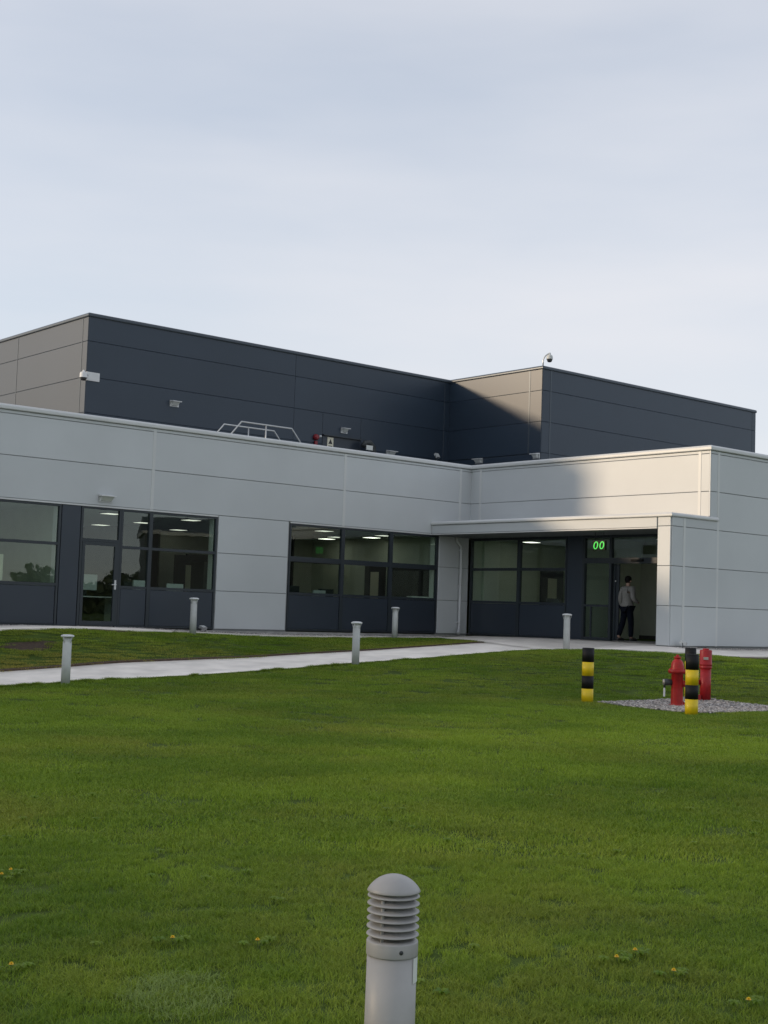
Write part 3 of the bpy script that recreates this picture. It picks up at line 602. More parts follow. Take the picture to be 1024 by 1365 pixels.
# cameras
cc = thing('security_camera', 'white dome camera on a plate bracket at the dark corner above the parapet', 'camera', (XD0,YD,6.80), 0, 'security cameras')
q = MB(); q.box(.0,.40,-.03,-.001,-.10,.14); q.build('mounting_plate', 'white_paint', cc)
q = MB(); q.tube([(.02,-.03,.05),(-.05,-.10,.06),(-.16,-.14,.06)], .035, 8); q.build('arm', 'white_paint', cc)
q = MB(); q.lathe([(.0,.14),(.03,.14),(.035,.10),(.09,.08),(.105,.03),(.105,-.05),(.11,-.055),(.11,-.07)], (-.16,-.16,0), 18); q.build('housing', 'white_paint', cc)
q = MB(); q.lathe([(.095,-.07),(.085,-.11),(.055,-.145),(.0,-.155)], (-.16,-.16,0), 18); q.build('dome', 'lens_dark', cc)
pc = thing('security_camera', 'dome camera on a swan-neck pole at the roof corner against the sky', 'camera', (XD1+.06,YD-W3+.05,HD-.02), -.25, 'security cameras')
q = MB(); q.tube([(0,0,0),(0,0,.16),(.012,-.0,.24),(.06,-.02,.34),(.12,-.05,.40),(.17,-.07,.42)], .022, 8); q.build('pole', 'galvanised', pc)
q = MB(); q.lathe([(.0,.48),(.03,.47),(.04,.42),(.05,.40),(.085,.385),(.10,.34),(.105,.27),(.108,.265)], (.19,-.08,-.02), 18); q.build('housing', 'pale_paint', pc)
q = MB(); q.lathe([(.092,.245),(.08,.20),(.05,.17),(.0,.16)], (.19,-.08,-.02), 18); q.build('dome', 'lens_dark', pc)

# ------------------------------------------------------------------ far path bollards
def path_bollard(xy, label, h=.93):
    z = g1(*xy); t = thing('path_bollard', label, 'bollard', (xy[0], xy[1], z-.02), 0, 'flat-capped path bollards')
    mb = MB(); mb.lathe([(.085,0),(.0835,.4),(.081,h-.13),(.079,h-.128)], n=24); mb.build('post', 'pale_paint', t)
    mb = MB(); mb.lathe([(.079,h-.128),(.074,h-.12),(.070,h-.045)], n=24); mb.build('neck', 'pale_paint', t)
    mb = MB(); mb.lathe([(.0,h-.045),(.118,h-.043),(.124,h-.03),(.120,h-.012),(.08,h+.002),(.0,h+.006)], n=28, caps=False); mb.build('cap', 'white_paint', t)
    for k in range(4):
        a = k*math.pi/2+.35; c, s = math.cos(a), math.sin(a)
        q = MB(); q.tube([(.080*c,.080*s,h-.15),(.10*c,.10*s,h-.095),(.113*c,.113*s,h-.04)], .007, 6); q.build('bracket', 'pale_paint', t)
    return t
path_bollard((-16.90,-6.80), 'pale bollard at the near edge of the footpath, farthest from the entrance')
path_bollard((-9.94,-6.80), 'pale bollard at the lawn edge of the footpath, opposite the three-light window', .965)
path_bollard((-3.05,-6.80), 'pale bollard on the paving in front of the entrance screen')
path_bollard((-10.55,-1.10), 'pale bollard in the upper grass before the windows beside the side door', .93)
path_bollard((-3.72,-.92), 'pale bollard in the upper grass before the three-light window', .90)

# ------------------------------------------------------------------ hazard bollards, hydrant, riser
def hazard(xy, label, z):
    t = thing('hazard_bollard', label, 'bollard', (xy[0], xy[1], z-.02), 0, 'black and yellow hazard bollards')
    r = .109; zs_ = [0,.275,.51,.765,1.02]
    for k in range(4):
        mb = MB(); e = .001*(k % 2); mb.lathe([(r+e, zs_[k]),(r+e, zs_[k+1]-.0005)], n=28); mb.build('band', 'band_yellow' if k % 2 == 0 else 'band_black', t)
    mb = MB(); mb.lathe([(r+.001,1.0195),(r-.002,1.026),(.03,1.028),(.0,1.028)], n=28, caps=False); mb.build('cap', 'band_black', t)
hazard((-9.59,-13.18), 'striped bollard standing apart at the far corner of the gravel bed', g1(-9.59,-13.18))
hazard((-10.07,-15.88), 'striped bollard nearest the viewer, in front of the red hydrant', g1(-10.07,-15.88))
hazard((-6.78,-13.40), 'striped bollard mostly hidden behind another one, between hydrant and riser', g1(-6.78,-13.40)-.03)
def ray_pt(u, v, depth):
    d = fw + rt*(u-512)/FPX + up*(682.5-v)/FPX; return CAM + d*depth
hx, hy = -8.45, -14.35; hz = g1(hx, hy)
hyd = thing('fire_hydrant', 'red pillar fire hydrant with dark side valve on the gravel bed', 'hydrant', (hx, hy, hz), YAW)
# local x = away from camera, y = to the left
q = MB(); q.lathe([(.16,0),(.16,.035),(.112,.04),(.112,.06),(.108,.30),(.108,.595),(.12,.60)], n=28); q.build('barrel', 'hydrant_red', hyd)
q = MB(); q.lathe([(.12,.60),(.165,.62),(.168,.645),(.165,.668),(.125,.675)], n=28); fl = q.build('flange', 'hydrant_red', hyd)
for k in range(8):
    a = k*math.pi/4+.2; q = MB(); q.lathe([(.014,.60),(.014,.69)], (.147*math.cos(a), .147*math.sin(a), 0), 6); q.build('bolt', 'hydrant_red', fl)
q = MB(); q.lathe([(.125,.675),(.118,.74),(.105,.80),(.08,.845),(.055,.86),(.055,.885),(.068,.888),(.068,.91),(.03,.915),(.028,.95),(.0,.95)], n=28, caps=False); q.build('bonnet', 'hydrant_red', hyd)
q = MB(); q.lathe([(.06,-.10),(.06,-.16),(.085,-.165),(.085,-.22),(.05,-.225),(.0,-.225)], (0,0,.42), 18, 'y', caps=False); q.build('outlet_cap', 'hydrant_red', hyd)
q = MB(); q.lathe([(.055,.10),(.055,.15),(.06,.155),(.06,.235),(.04,.24)], (0,0,.44), 16, 'y'); vl = q.build('valve', 'valve_dark', hyd)
q = MB(); q.lathe([(.052,.24),(.052,.262),(.0,.264)], (0,0,.44), 16, 'y', caps=False); q.build('valve_cap', 'bare_metal', vl)
q = MB(); q.tube([(0,.225,.42),(0,.235,.34)], .02, 8); q.build('valve_stem', 'valve_dark', vl)
q = MB(); q.box(-.012,.012,.22,.25,.175,.335); q.build('lever', 'white_paint', vl)
q = MB(); q.lathe([(.07,.09),(.07,.16),(.09,.165),(.09,.20),(.0,.205)], (0,0,.42), 16, 'x', caps=False); q.build('outlet_cap', 'hydrant_red', hyd)
q = MB(); q.add([(0,-.10,0),(.03,-.10,0),(.03,-.20,0),(0,-.20,0),(0,-.10,.10),(.03,-.10,.10),(.03,-.12,.10),(0,-.12,.10)], [(0,1,2,3),(4,7,6,5),(0,4,5,1),(1,5,6,2),(2,6,7,3),(3,7,4,0)]); q.build('foot_rib', 'hydrant_red', hyd)
rx_, ry_ = -6.97, -13.90; rz_ = g1(rx_, ry_)
ris = thing('red_riser', 'tall red pillar with wider ringed head at the back of the gravel bed', 'standpipe', (rx_, ry_, rz_), YAW)
q = MB(); q.lathe([(.105,0),(.105,.62)], n=28); q.build('pipe', 'riser_red', ris)
q = MB(); q.lathe([(.105,.62),(.118,.63),(.122,.66),(.118,.665),(.118,.70),(.124,.702),(.124,.712),(.117,.715),(.117,.97),(.11,.985),(.06,.99),(.06,1.015),(.0,1.016)], n=28, caps=False); q.build('head', 'riser_red', ris)
q = MB(); q.box(-.122,-.10,-.02,.07,.80,.85); q.build('data_plate', 'bare_metal', ris)
q = MB(); q.lathe([(.05,.10),(.05,.17),(.06,.175),(.06,.19)], (0,0,.36), 14, 'y'); q.build('side_outlet', 'riser_red', ris)
q = MB(); q.box(-.09,.05,.10,.24,.0,.12); q.build('foot_box', 'riser_red', ris)

# ------------------------------------------------------------------ near louvred bollard
NB = (-25.28,-25.79); D0 = 5.12
top = ray_pt(526, 1165, D0); NB = (float(top[0]), float(top[1])); zt = float(top[2]); zb = g1(*NB)
nb = thing('louvre_bollard', 'grey louvred bollard light with domed cap, nearest in the foreground', 'bollard light', (NB[0], NB[1], zb-.03), YAW)
H = zt-(zb-.03)
R0 = .0965
q = MB(); q.lathe([(R0*1.08,0),(R0*1.0,.006),(R0*1.0,.4),(R0*.985,H-.300)], n=48); q.build('post', 'grey_paint', nb)
q = MB(); q.lathe([(R0*.98,H-.300),(R0*1.02,H-.299),(R0*1.025,H-.295),(R0*1.025,H-.250),(R0*1.01,H-.246),(R0*.8,H-.241)], n=48); col_ = q.build('collar', 'grey_paint', nb)
q = MB(); q.lathe([(.0,-.104),(.006,-.104),(.0085,-.101),(.0085,-.094)], (0,0,0), 10, 'x', caps=False); sc = q.build('screw', 'valve_dark', col_); sc.location = (0.002,-.0, H-.273); sc.rotation_euler = (0,0,.34)
pitch = .0285
for k in range(6):
    zc = H-.2165+k*pitch
    q = MB(); q.lathe([(R0*.42,zc+.0105),(R0*.97,zc-.0055),(R0*1.03,zc-.0085),(R0*1.042,zc-.0070),(R0*1.035,zc-.0045),(R0*.95,zc+.0005),(R0*.42,zc+.0140)], n=48, caps=False); q.build('louvre', 'grey_paint', nb)
for k in range(3):
    a = math.pi-.55+k*2*math.pi/3 + .0
    q = MB(); q.lathe([(.0075,H-.245),(.0075,H-.05)], (R0*.80*math.cos(a), R0*.80*math.sin(a), 0), 10); q.build('spacer_rod', 'grey_paint', nb)
q = MB(); q.lathe([(R0*.36,H-.245),(R0*.36,H-.05)], n=24); q.build('lamp_core', 'grey_paint', nb)
dome = [(R0*.5,H-.052),(R0*1.0,H-.062),(R0*1.05,H-.064),(R0*1.062,H-.0605)]
for k in range(1, 11):
    Rs = (.060**2+(R0*1.062)**2)/(2*.060); t0_ = math.asin(min(1, R0*1.062/Rs)); t = t0_*(1-k/10); dome.append((Rs*math.sin(t) if k < 10 else 0.0, H-Rs+Rs*math.cos(t)))
q = MB(); q.lathe(dome, n=48, caps=False); q.build('dome_cap', 'grey_paint', nb)
q = MB(); vs = []; fs = []
for k in range(5):
    a = -2.16+k*.14
    for r_ in (R0*1.004, R0*1.018):
        for zz in (H-.395, H-.303): vs.append((r_*math.cos(a), r_*math.sin(a), zz))
for k in range(4):
    b = k*4; fs += [(b+2,b+6,b+7,b+3),(b,b+1,b+5,b+4),(b+1,b+3,b+7,b+5),(b,b+4,b+6,b+2)]
fs += [(0,2,3,1),(16,17,19,18)]
q.add(vs, fs); q.build('label_sticker', 'paper', nb)

# ------------------------------------------------------------------ loose things inside
def monitor(loc, rz, label, s=1.0):
    t = thing('computer_monitor', label, 'monitor', loc, rz, 'monitors seen through the windows'); t.scale = (s,s,s)
    q = MB(); q.box(-.28,.28,-.02,.03,.14,.50); q.build('screen', 'monitor_back', t)
    q = MB(); q.box(-.03,.03,.0,.04,.01,.2); q.box(-.12,.12,-.08,.10,0,.012); q.build('stand', 'valve_dark', t)
def desk(loc, w, label):
    t = thing('office_desk', label, 'desk', loc, 0, 'desks seen through the windows')
    q = MB(); q.box(-w/2,w/2,-.38,.38,.70,.73); q.build('desk_top', 'paper', t)
    for sx in (-1,1):
        q = MB(); q.box(sx*w/2-.03*(sx+1)/1+.0, sx*w/2-.03*(sx+1)+.06, -.36,.36,0,.699); q.build('leg', 'monitor_back', t)
desk((-12.25,1.25,.02), 1.5, 'pale desk behind the glass side door'); monitor((-12.35,1.2,.75), 0, 'pale backed monitor seen through the glass side door', 1.1)
desk((-10.3,1.0,.02), 1.6, 'pale desk behind the windows beside the side door'); monitor((-10.95,.85,.75), .1, 'monitor seen at the left of the windows beside the side door', .9)
monitor((-9.9,.9,.75), -.3, 'monitor seen near the middle of the windows beside the side door', .8)
desk((-5.2,1.3,.02), 1.8, 'desk behind the three-light window'); monitor((-5.0,1.0,.75), 0, 'monitor seen low in the three-light window by its first mullion', .8)
def dark_monitor(loc, rz, label, s=1.0):
    t = thing('computer_monitor', label, 'monitor', loc, rz, 'monitors seen through the windows'); t.scale = (s,s,s)
    q = MB(); q.box(-.28,.28,-.02,.03,.14,.50); q.build('screen', 'valve_dark', t)
    q = MB(); q.box(-.03,.03,.0,.04,.01,.2); q.box(-.12,.12,-.08,.10,0,.012); q.build('stand', 'valve_dark', t)
def chair(loc, rz, label):
    t = thing('office_chair', label, 'chair', loc, rz, 'chairs seen through the windows')
    q = MB(); q.box(-.23,.23,-.05,.0,.55,1.15); q.build('backrest', 'valve_dark', t)
    q = MB(); q.box(-.24,.24,-.01,.45,.44,.50); q.build('seat', 'valve_dark', t)
    q = MB(); q.tube([(0,.2,.06),(0,.2,.44)], .03, 8); q.build('column', 'valve_dark', t)
    for k in range(5):
        a = k*2*math.pi/5; q = MB(); q.tube([(0,.2,.08),(.28*math.cos(a),.2+.28*math.sin(a),.03)], .02, 6); q.build('leg', 'valve_dark', t)
dark_monitor((-5.85,1.15,.75), .2, 'dark monitor low in the first light of the three-light window')
dark_monitor((-4.55,1.25,.75), -.1, 'dark monitor just past the first mullion of the three-light window', .9)
chair((-5.6,2.0,.02), 2.6, 'black office chair behind the three-light window'); chair((-10.6,1.9,.02), 2.9, 'black office chair behind the windows beside the side door')
desk((1.0,-2.1,.03), 1.2, 'desk under the two-light window by the entrance'); dark_monitor((1.0,-2.6,.76), -1.3, 'low dark monitor in the two-light window by the entrance', .8)
pb = thing('poster', 'cream poster with a pink panel inside the window at the far end', 'poster', (-15.35,.55,1.05))
q = MB(); q.box(-.45,.45,0,.02,0,.62); q.build('sheet', 'sign_cream', pb)
q = MB(); q.box(-.44,.02,-.008,-.002,.12,.52); q.build('print', 'poster_pink', pb)

# ------------------------------------------------------------------ dandelions
FL = [(-24.66,-21.1),(-24.55,-20.99),(-24.61,-23.18),(-24.25,-23.49),(-25.58,-23.22),(-22.79,-24.85),(-22.59,-24.81),(-22.75,-25.2),(-22.89,-25.76)]
FLL = ['dandelion at the frame edge in the lawn, the lower of a close pair','dandelion by the frame edge, the upper of a close pair','dandelion in the lawn just above the pale grass clump',
       'dandelion in the lawn between the pale clump and the louvred bollard','dandelion alone at the frame edge beside the pale grass clump','dandelion in the right lawn, the first of three, nearest the louvred bollard',
       'dandelion in the right lawn, the uppermost of three','dandelion in the right lawn, the lowest of three','dandelion in the lower corner of the lawn, far from the bollard']
DV = np.array([-0.647,-0.762]); FLZ = []
for (x, y), lb in zip(FL, FLL):
    # settle on the terrain along the line of sight
    for _ in range(4):
        z = g1(x, y); k = (z+.045-CAM[2])/(-1.2-CAM[2]) if _ == 0 else 1.0
        if _ == 0: x, y = CAM[0]+(x-CAM[0])*k, CAM[1]+(y-CAM[1])*k
    z = g1(x, y); FLZ.append((x, y))
    t = thing('dandelion', lb, 'flower', (x, y, z), random.uniform(0,6), 'dandelions in the lawn')
    q = MB(); q.tube([(0,0,0),(.004,0,.03),(.006,.003,.05)], .0022, 6); q.build('stem', 'stem_green', t)
    q = MB(); n = 16; vs = []; fs = []
    for ring, (r_, zz) in enumerate(((.014,.054),(.011,.060),(.006,.064))):
        for k in range(n):
            a = 2*math.pi*k/n+ring*.2; c, s = math.cos(a), math.sin(a); wd = .0028; b = len(vs)
            vs += [(.006-.0*c-wd*s, .003+wd*c, .052+ring*.002), (.006+wd*s, .003-wd*c, .052+ring*.002), (.006+r_*c+wd*s, .003+r_*s-wd*c, zz), (.006+r_*c-wd*s, .003+r_*s+wd*c, zz)]
            fs.append((b,b+1,b+2,b+3))
    q.add(vs, fs); q.build('flower_head', 'dandelion_yellow', t)

# ------------------------------------------------------------------ grass, gravel
HID = bpy.data.collections.new('sources')
def tuft(name, n, rad, hmin, hmax, wid, lean, seed):
    r = np.random.default_rng(seed); v = []; f = []; sh = []
    for i in range(n):
        a = r.uniform(0, 2*math.pi); d = rad*math.sqrt(r.uniform()); x, y = d*math.cos(a), d*math.sin(a)
        h = r.uniform(hmin, hmax); b = r.uniform(0, 2*math.pi); ln = h*r.uniform(.1, lean); w = wid*r.uniform(.7, 1.25)
        dx, dy = math.cos(b), math.sin(b); t = b+math.pi/2+r.uniform(-.5,.5); sx, sy = math.cos(t)*w/2, math.sin(t)*w/2
        k = len(v)
        for fr, wf in ((0,1),(.5,.85),(1,.12)):
            ox, oy = dx*ln*fr*fr, dy*ln*fr*fr; z = h*fr*(1-.18*fr*lean)
            v += [(x+ox-sx*wf, y+oy-sy*wf, z-.004), (x+ox+sx*wf, y+oy+sy*wf, z-.004)]
        f += [(k,k+1,k+3,k+2),(k+2,k+3,k+5,k+4)]; sh += [r.uniform(-.42,.42)]*6
    me = bpy.data.meshes.new(name); me.from_pydata(v, [], f); me.update(); me.attributes.new('shade', 'FLOAT', 'POINT').data.foreach_set('value', sh)
    me.polygons.foreach_set('use_smooth', [True]*len(f)); me.materials.append(MAT['grass_blade']); o = bpy.data.objects.new(name, me); HID.objects.link(o); return o
def scatter(name, pts, rotz, scl, idx, attrs, coll, material=None, tilt=None):
    me = bpy.data.meshes.new(name); me.from_pydata(pts.tolist(), [], []); me.update()
    R = np.zeros((len(pts),3)); R[:,2] = rotz
    if tilt is not None: R[:,:2] = tilt
    me.attributes.new('rot', 'FLOAT_VECTOR', 'POINT').data.foreach_set('vector', R.ravel())
    me.attributes.new('scl', 'FLOAT_VECTOR', 'POINT').data.foreach_set('vector', np.asarray(scl, float).ravel())
    me.attributes.new('idx', 'INT', 'POINT').data.foreach_set('value', np.asarray(idx, np.int32))
    for k, a in attrs.items(): me.attributes.new(k, 'FLOAT', 'POINT').data.foreach_set('value', np.asarray(a, float))
    o = bpy.data.objects.new(name, me); COL.objects.link(o)
    ng = bpy.data.node_groups.new(name, 'GeometryNodeTree'); ng.interface.new_socket('Geometry', in_out='INPUT', socket_type='NodeSocketGeometry'); ng.interface.new_socket('Geometry', in_out='OUTPUT', socket_type='NodeSocketGeometry')
    N = ng.nodes; gi = N.new('NodeGroupInput'); go = N.new('NodeGroupOutput'); ip = N.new('GeometryNodeInstanceOnPoints'); ci = N.new('GeometryNodeCollectionInfo')
    ci.inputs['Collection'].default_value = coll; ci.inputs['Separate Children'].default_value = True; ci.inputs['Reset Children'].default_value = True; ip.inputs['Pick Instance'].default_value = True
    def na(nm, ty): q = N.new('GeometryNodeInputNamedAttribute'); q.data_type = ty; q.inputs['Name'].default_value = nm; return q.outputs['Attribute']
    K = ng.links.new; K(gi.outputs[0], ip.inputs['Points']); K(ci.outputs[0], ip.inputs['Instance']); K(na('idx','INT'), ip.inputs['Instance Index'])
    K(na('rot','FLOAT_VECTOR'), ip.inputs['Rotation']); K(na('scl','FLOAT_VECTOR'), ip.inputs['Scale']); K(ip.outputs[0], go.inputs[0])
    md = o.modifiers.new('scatter', 'NODES'); md.node_group = ng
    return o
def vnoise(x, y, s, seed):
    r = np.random.default_rng(seed); T = r.uniform(-1, 1, (64,64)); x = x/s+100; y = y/s+100; xi = np.floor(x).astype(int); yi = np.floor(y).astype(int)
    fx = x-xi; fy = y-yi; fx = fx*fx*(3-2*fx); fy = fy*fy*(3-2*fy); g_ = lambda a, b: T[a % 64, b % 64]
    return (g_(xi,yi)*(1-fx)+g_(xi+1,yi)*fx)*(1-fy)+(g_(xi,yi+1)*(1-fx)+g_(xi+1,yi+1)*fx)*fy
BED = np.array([(-9.45,-13.30),(-9.95,-15.80),(-7.25,-16.25),(-6.60,-13.45)])
def in_poly(x, y, poly):
    c = np.zeros(len(x), bool); n = len(poly)
    for i in range(n):
        x0, y0 = poly[i]; x1, y1 = poly[(i+1) % n]
        hit = ((y0 > y) != (y1 > y)) & (x < (x1-x0)*(y-y0)/(y1-y0+1e-12)+x0); c ^= hit
    return c
PAVE = [(-1.75,-.5),(-2.5,-2.4),(-3.41,-4.4),(-3.51,-6.6),(-3.6,-8.2),(-3.6,-9.6),(-3.3,-10.4),(-2.6,-10.75),(60,-10.75),(60,10),(-1.75,10)]
PATCH = [(-15.62,-2.6,.55,.30),(-12.95,-1.35,.55,.16),(-1.2,-11.0,.9,.22),(-16.55,-7.0,.28,.10)]
def lawn_mask(x, y, grow=0.0):
    ok = ~in_poly(x, y, PAVE) & ~((y > PATH_N-.0) & (y < PATH_F+.13+.05*vnoise(x, y, .25, 51)) & (x < -3.3)) & ~in_poly(x, y, BED)
    ok &= ~((y > -.80) & (x >= -11.0)) & ~((y > -1.17) & (x < -11.0))
    w = vnoise(x, y, .12, 5)*.25
    for cx, cy, ra, rb in PATCH: ok &= ~((((x-cx)/ra)**2+((y-cy)/rb)**2) < 1+w*2)
    return ok
def cam_pts(s0, s1, dens, marg):
    r = RNG; area = 0; out_ = []
    wmax = .30*s1+marg; n = int(dens*(s1-s0)*2*wmax); s = r.uniform(s0, s1, n); t = r.uniform(-wmax, wmax, n)
    k = np.abs(t) < .30*s+marg; s, t = s[k], t[k]
    h = np.array([math.cos(YAW), math.sin(YAW)]); q = np.array([math.sin(YAW), -math.cos(YAW)])
    return CAM[0]+s*h[0]+t*q[0], CAM[1]+s*h[1]+t*q[1], s
def lawn_attr(x, y):
    tint = .44 + .28*vnoise(x, y, 2.6, 1) + .20*vnoise(x, y, .9, 2) + .16*vnoise(x*.5+y*.5, y*.2-x*.2, .55, 8) + .20*vnoise((x*math.sin(YAW)-y*math.cos(YAW)), (x*math.cos(YAW)+y*math.sin(YAW))*3.2, 1.9, 13) + RNG.uniform(-.12,.12,len(x))
    dry = .07 + .15*vnoise(x, y, 1.7, 3) + .12*vnoise(x, y, .45, 4) + RNG.uniform(-.08,.08,len(x))
    bank = np.clip((-2.4-y)/1.7, 0, 1)*(y > PATH_F)*np.clip((-9-x)/6, .25, 1); dry += .85*bank*(1+.4*vnoise(x, y, .3, 6))
    return np.clip(tint,0,1), np.clip(dry,0,1)
near = [tuft('t%d' % k, 70, .085, .022, .050, .0036, 1.35, 20+k) for k in range(5)]
mid = [tuft('t%d' % k, 190, .26, .025, .052, .0068, 1.3, 30+k) for k in range(5, 9)]
clump = [tuft('t9', 60, .07, .05, .10, .0055, 1.4, 50)]
def rosette(name, n, rad, wid, seed):
    r = np.random.default_rng(seed); v = []; f = []; sh = []
    for i in range(n):
        a = 2*math.pi*i/n+r.uniform(-.25,.25); L_ = rad*r.uniform(.7,1.1); c, s_ = math.cos(a), math.sin(a); k = len(v)
        for fr, wf, zz in ((0,.25,.02),(.35,.7,.042),(.75,1.0,.046),(1,.2,.036)):
            w = wid*wf/2; v += [(c*L_*fr-s_*w, s_*L_*fr+c*w, zz), (c*L_*fr+s_*w, s_*L_*fr-c*w, zz)]
        f += [(k,k+1,k+3,k+2),(k+2,k+3,k+5,k+4),(k+4,k+5,k+7,k+6)]; sh += [r.uniform(-.3,.2)]*8
    me = bpy.data.meshes.new(name); me.from_pydata(v, [], f); me.update(); me.attributes.new('shade', 'FLOAT', 'POINT').data.foreach_set('value', sh)
    me.materials.append(MAT['grass_blade']); o = bpy.data.objects.new(name, me); HID.objects.link(o); return o
leafmat('coarse_blade', (0.15, 0.25, 0.05), (0.30, 0.42, 0.11), (0.42, 0.42, 0.18)); cl2 = tuft('tc', 34, .08, .035, .072, .0042, 1.5, 51); cl2.data.materials.clear(); cl2.data.materials.append(MAT['coarse_blade'])
rosette('ta', 10, .055, .016, 77); rosette('tb', 8, .038, .018, 78)
parts = []
for s0, s1, dens, base, cnt, mg in ((3.6,10.5,190,0,5,1.2),(10.5,18,34,5,4,2.0),(18,46,22,5,4,3.0)):
    x, y, s = cam_pts(s0, s1, dens, mg); k = lawn_mask(x, y); x, y = x[k], y[k]; tt, dd = lawn_attr(x, y)
    sc_ = (.85+.3*RNG.uniform(0,1,len(x)))*(1+.22*vnoise(x, y, .8, 9)); parts.append((x, y, sc_, RNG.integers(base, base+cnt, len(x)), tt, dd))
# the pale coarse clump left of the louvred bollard
n = 60; a = RNG.uniform(0,6.28,n); rr = np.sqrt(RNG.uniform(0,1,n)); hd, hq = (math.cos(YAW), math.sin(YAW)), (math.sin(YAW), -math.cos(YAW))
cx, cy = -25.01, -23.87
px = cx + hq[0]*.25*rr*np.cos(a) + hd[0]*.36*rr*np.sin(a); py = cy + hq[1]*.25*rr*np.cos(a) + hd[1]*.36*rr*np.sin(a)
parts.append((px, py, RNG.uniform(.6,1.0,n), np.full(n,12), np.full(n,.9), RNG.uniform(.05,.2,n)))
# ragged longer tufts along the lawn edge of the path
n = 900; px = RNG.uniform(-21,-3.6,n); py = PATH_N-.03-np.abs(RNG.normal(0,.05,n)); parts.append((px, py, RNG.uniform(.4,1.0,n)*np.where(vnoise(px,py,.5,12)>.35,1.1,.55), np.full(n,9), RNG.uniform(.1,.5,n), RNG.uniform(0,.2,n)))
# weed rosettes, some at the dandelions
x, y, s = cam_pts(5, 14, .9, 1.0); k = lawn_mask(x, y) & (vnoise(x, y, 1.6, 41) > -.1); x, y = x[k], y[k]
fx = np.array([p[0] for p in FLZ]); fy = np.array([p[1] for p in FLZ]); x = np.concatenate([x, fx+.03, fx-.06, fx+.10]); y = np.concatenate([y, fy-.02, fy+.05, fy+.02]); n = len(x)
parts.append((x, y, RNG.uniform(.8,1.2,n), RNG.integers(10,12,n), RNG.uniform(0,.35,n), RNG.uniform(0,.12,n)))
X = np.concatenate([p[0] for p in parts]); Y = np.concatenate([p[1] for p in parts]); SC = np.concatenate([p[2] for p in parts]); IX = np.concatenate([p[3] for p in parts]); TT = np.concatenate([p[4] for p in parts]); DD = np.concatenate([p[5] for p in parts])
PTS = np.column_stack([X, Y, gz(X, Y)])
lg = scatter('lawn_grass', PTS, RNG.uniform(0,6.28,len(X)), np.column_stack([np.ones(len(X)), np.ones(len(X)), SC]), IX, {'tint': TT, 'dry': DD}, HID)
tag(lg, 'short mown green lawn in front of the building', 'grass', kind='stuff')
# bare earth patches
for k, (cx, cy, ra, rb) in enumerate(PATCH[:3]):
    mb = MB(); n = 28; vs = [(cx, cy, g1(cx,cy)+.012)]
    for j in range(n):
        t = 2*math.pi*j/n; w = 1.15+.18*math.sin(3*t+k)+.08*math.sin(7*t); vx, vy = cx+ra*w*math.cos(t), cy+rb*w*math.sin(t); vs.append((vx, vy, g1(vx,vy)+.008))
    mb.add(vs, [(0,1+j,1+(j+1)%n) for j in range(n)], True); tag(mb.build('bare_earth', 'soil'), kind='structure')

# gravel
HG = bpy.data.collections.new('stones')
def pebble(k):
    bm = bmesh.new(); bmesh.ops.create_icosphere(bm, subdivisions=1, radius=1.0); r = np.random.default_rng(70+k)
    for v in bm.verts: v.co *= 1+r.uniform(-.22,.22); v.co.z *= .65; v.co.x *= 1.2
    me = bpy.data.meshes.new('p%d' % k); bm.to_mesh(me); bm.free(); me.materials.append(MAT['pebble']); o = bpy.data.objects.new('p%d' % k, me); HG.objects.link(o)
M = bpy.data.materials.new('pebble'); M.use_nodes = True; n_ = M.node_tree; at = n_.nodes.new('ShaderNodeAttribute'); at.attribute_type = 'INSTANCER'; at.attribute_name = 'tint'
rp = n_.nodes.new('ShaderNodeValToRGB'); e = rp.color_ramp.elements; e[0].color = (.10,.10,.105,1); e[1].color = (.62,.58,.53,1)
for pos, c in ((.35,(.24,.225,.21,1)),(.65,(.38,.33,.29,1)),(.8,(.44,.42,.40,1))): q_ = e.new(pos); q_.color = c
n_.links.new(at.outputs['Fac'], rp.inputs['Fac']); n_.links.new(rp.outputs['Color'], n_.nodes['Principled BSDF'].inputs['Base Color']); n_.nodes['Principled BSDF'].inputs['Roughness'].default_value = .8; MAT['pebble'] = M
for k in range(5): pebble(k)
mat('gravel_base', (.20,.19,.175), .9, var=.4, vscale=30, bump=.8, bscale=50)
q = MB(); zc = [g1(x, y) for x, y in BED]
nn = 8; vs = []
for j in range(nn+1):
    for i in range(nn+1):
        u, v = i/nn, j/nn; p = (BED[0]*(1-u)+BED[3]*u)*(1-v)+(BED[1]*(1-u)+BED[2]*u)*v; vs.append((p[0], p[1], g1(*p)+.012))
q.add(vs, [(j*(nn+1)+i, j*(nn+1)+i+1, (j+1)*(nn+1)+i+1, (j+1)*(nn+1)+i) for j in range(nn) for i in range(nn)], True); tag(q.build('gravel_bed', 'gravel_base'), kind='structure')
def gravel(name, label, x, y, lift, smin, smax):
    n = len(x); s = RNG.uniform(smin, smax, n); o = scatter(name, np.column_stack([x, y, gz(x, y)+lift]), RNG.uniform(0,6.28,n), np.column_stack([s,s,s]), RNG.integers(0,5,n), {'tint': RNG.uniform(0,1,n)}, HG, tilt=RNG.uniform(-.5,.5,(n,2)))
    return tag(o, label, 'gravel', kind='stuff')
n = 7500; u, v = RNG.uniform(0,1,n), RNG.uniform(0,1,n); p = (BED[0][None]*(1-u)[:,None]+BED[3][None]*u[:,None])*(1-v)[:,None]+(BED[1][None]*(1-u)[:,None]+BED[2][None]*u[:,None])*v[:,None]
gravel('gravel', 'grey and tan pebbles of the bed round the hydrant', p[:,0], p[:,1], .018, .013, .034)
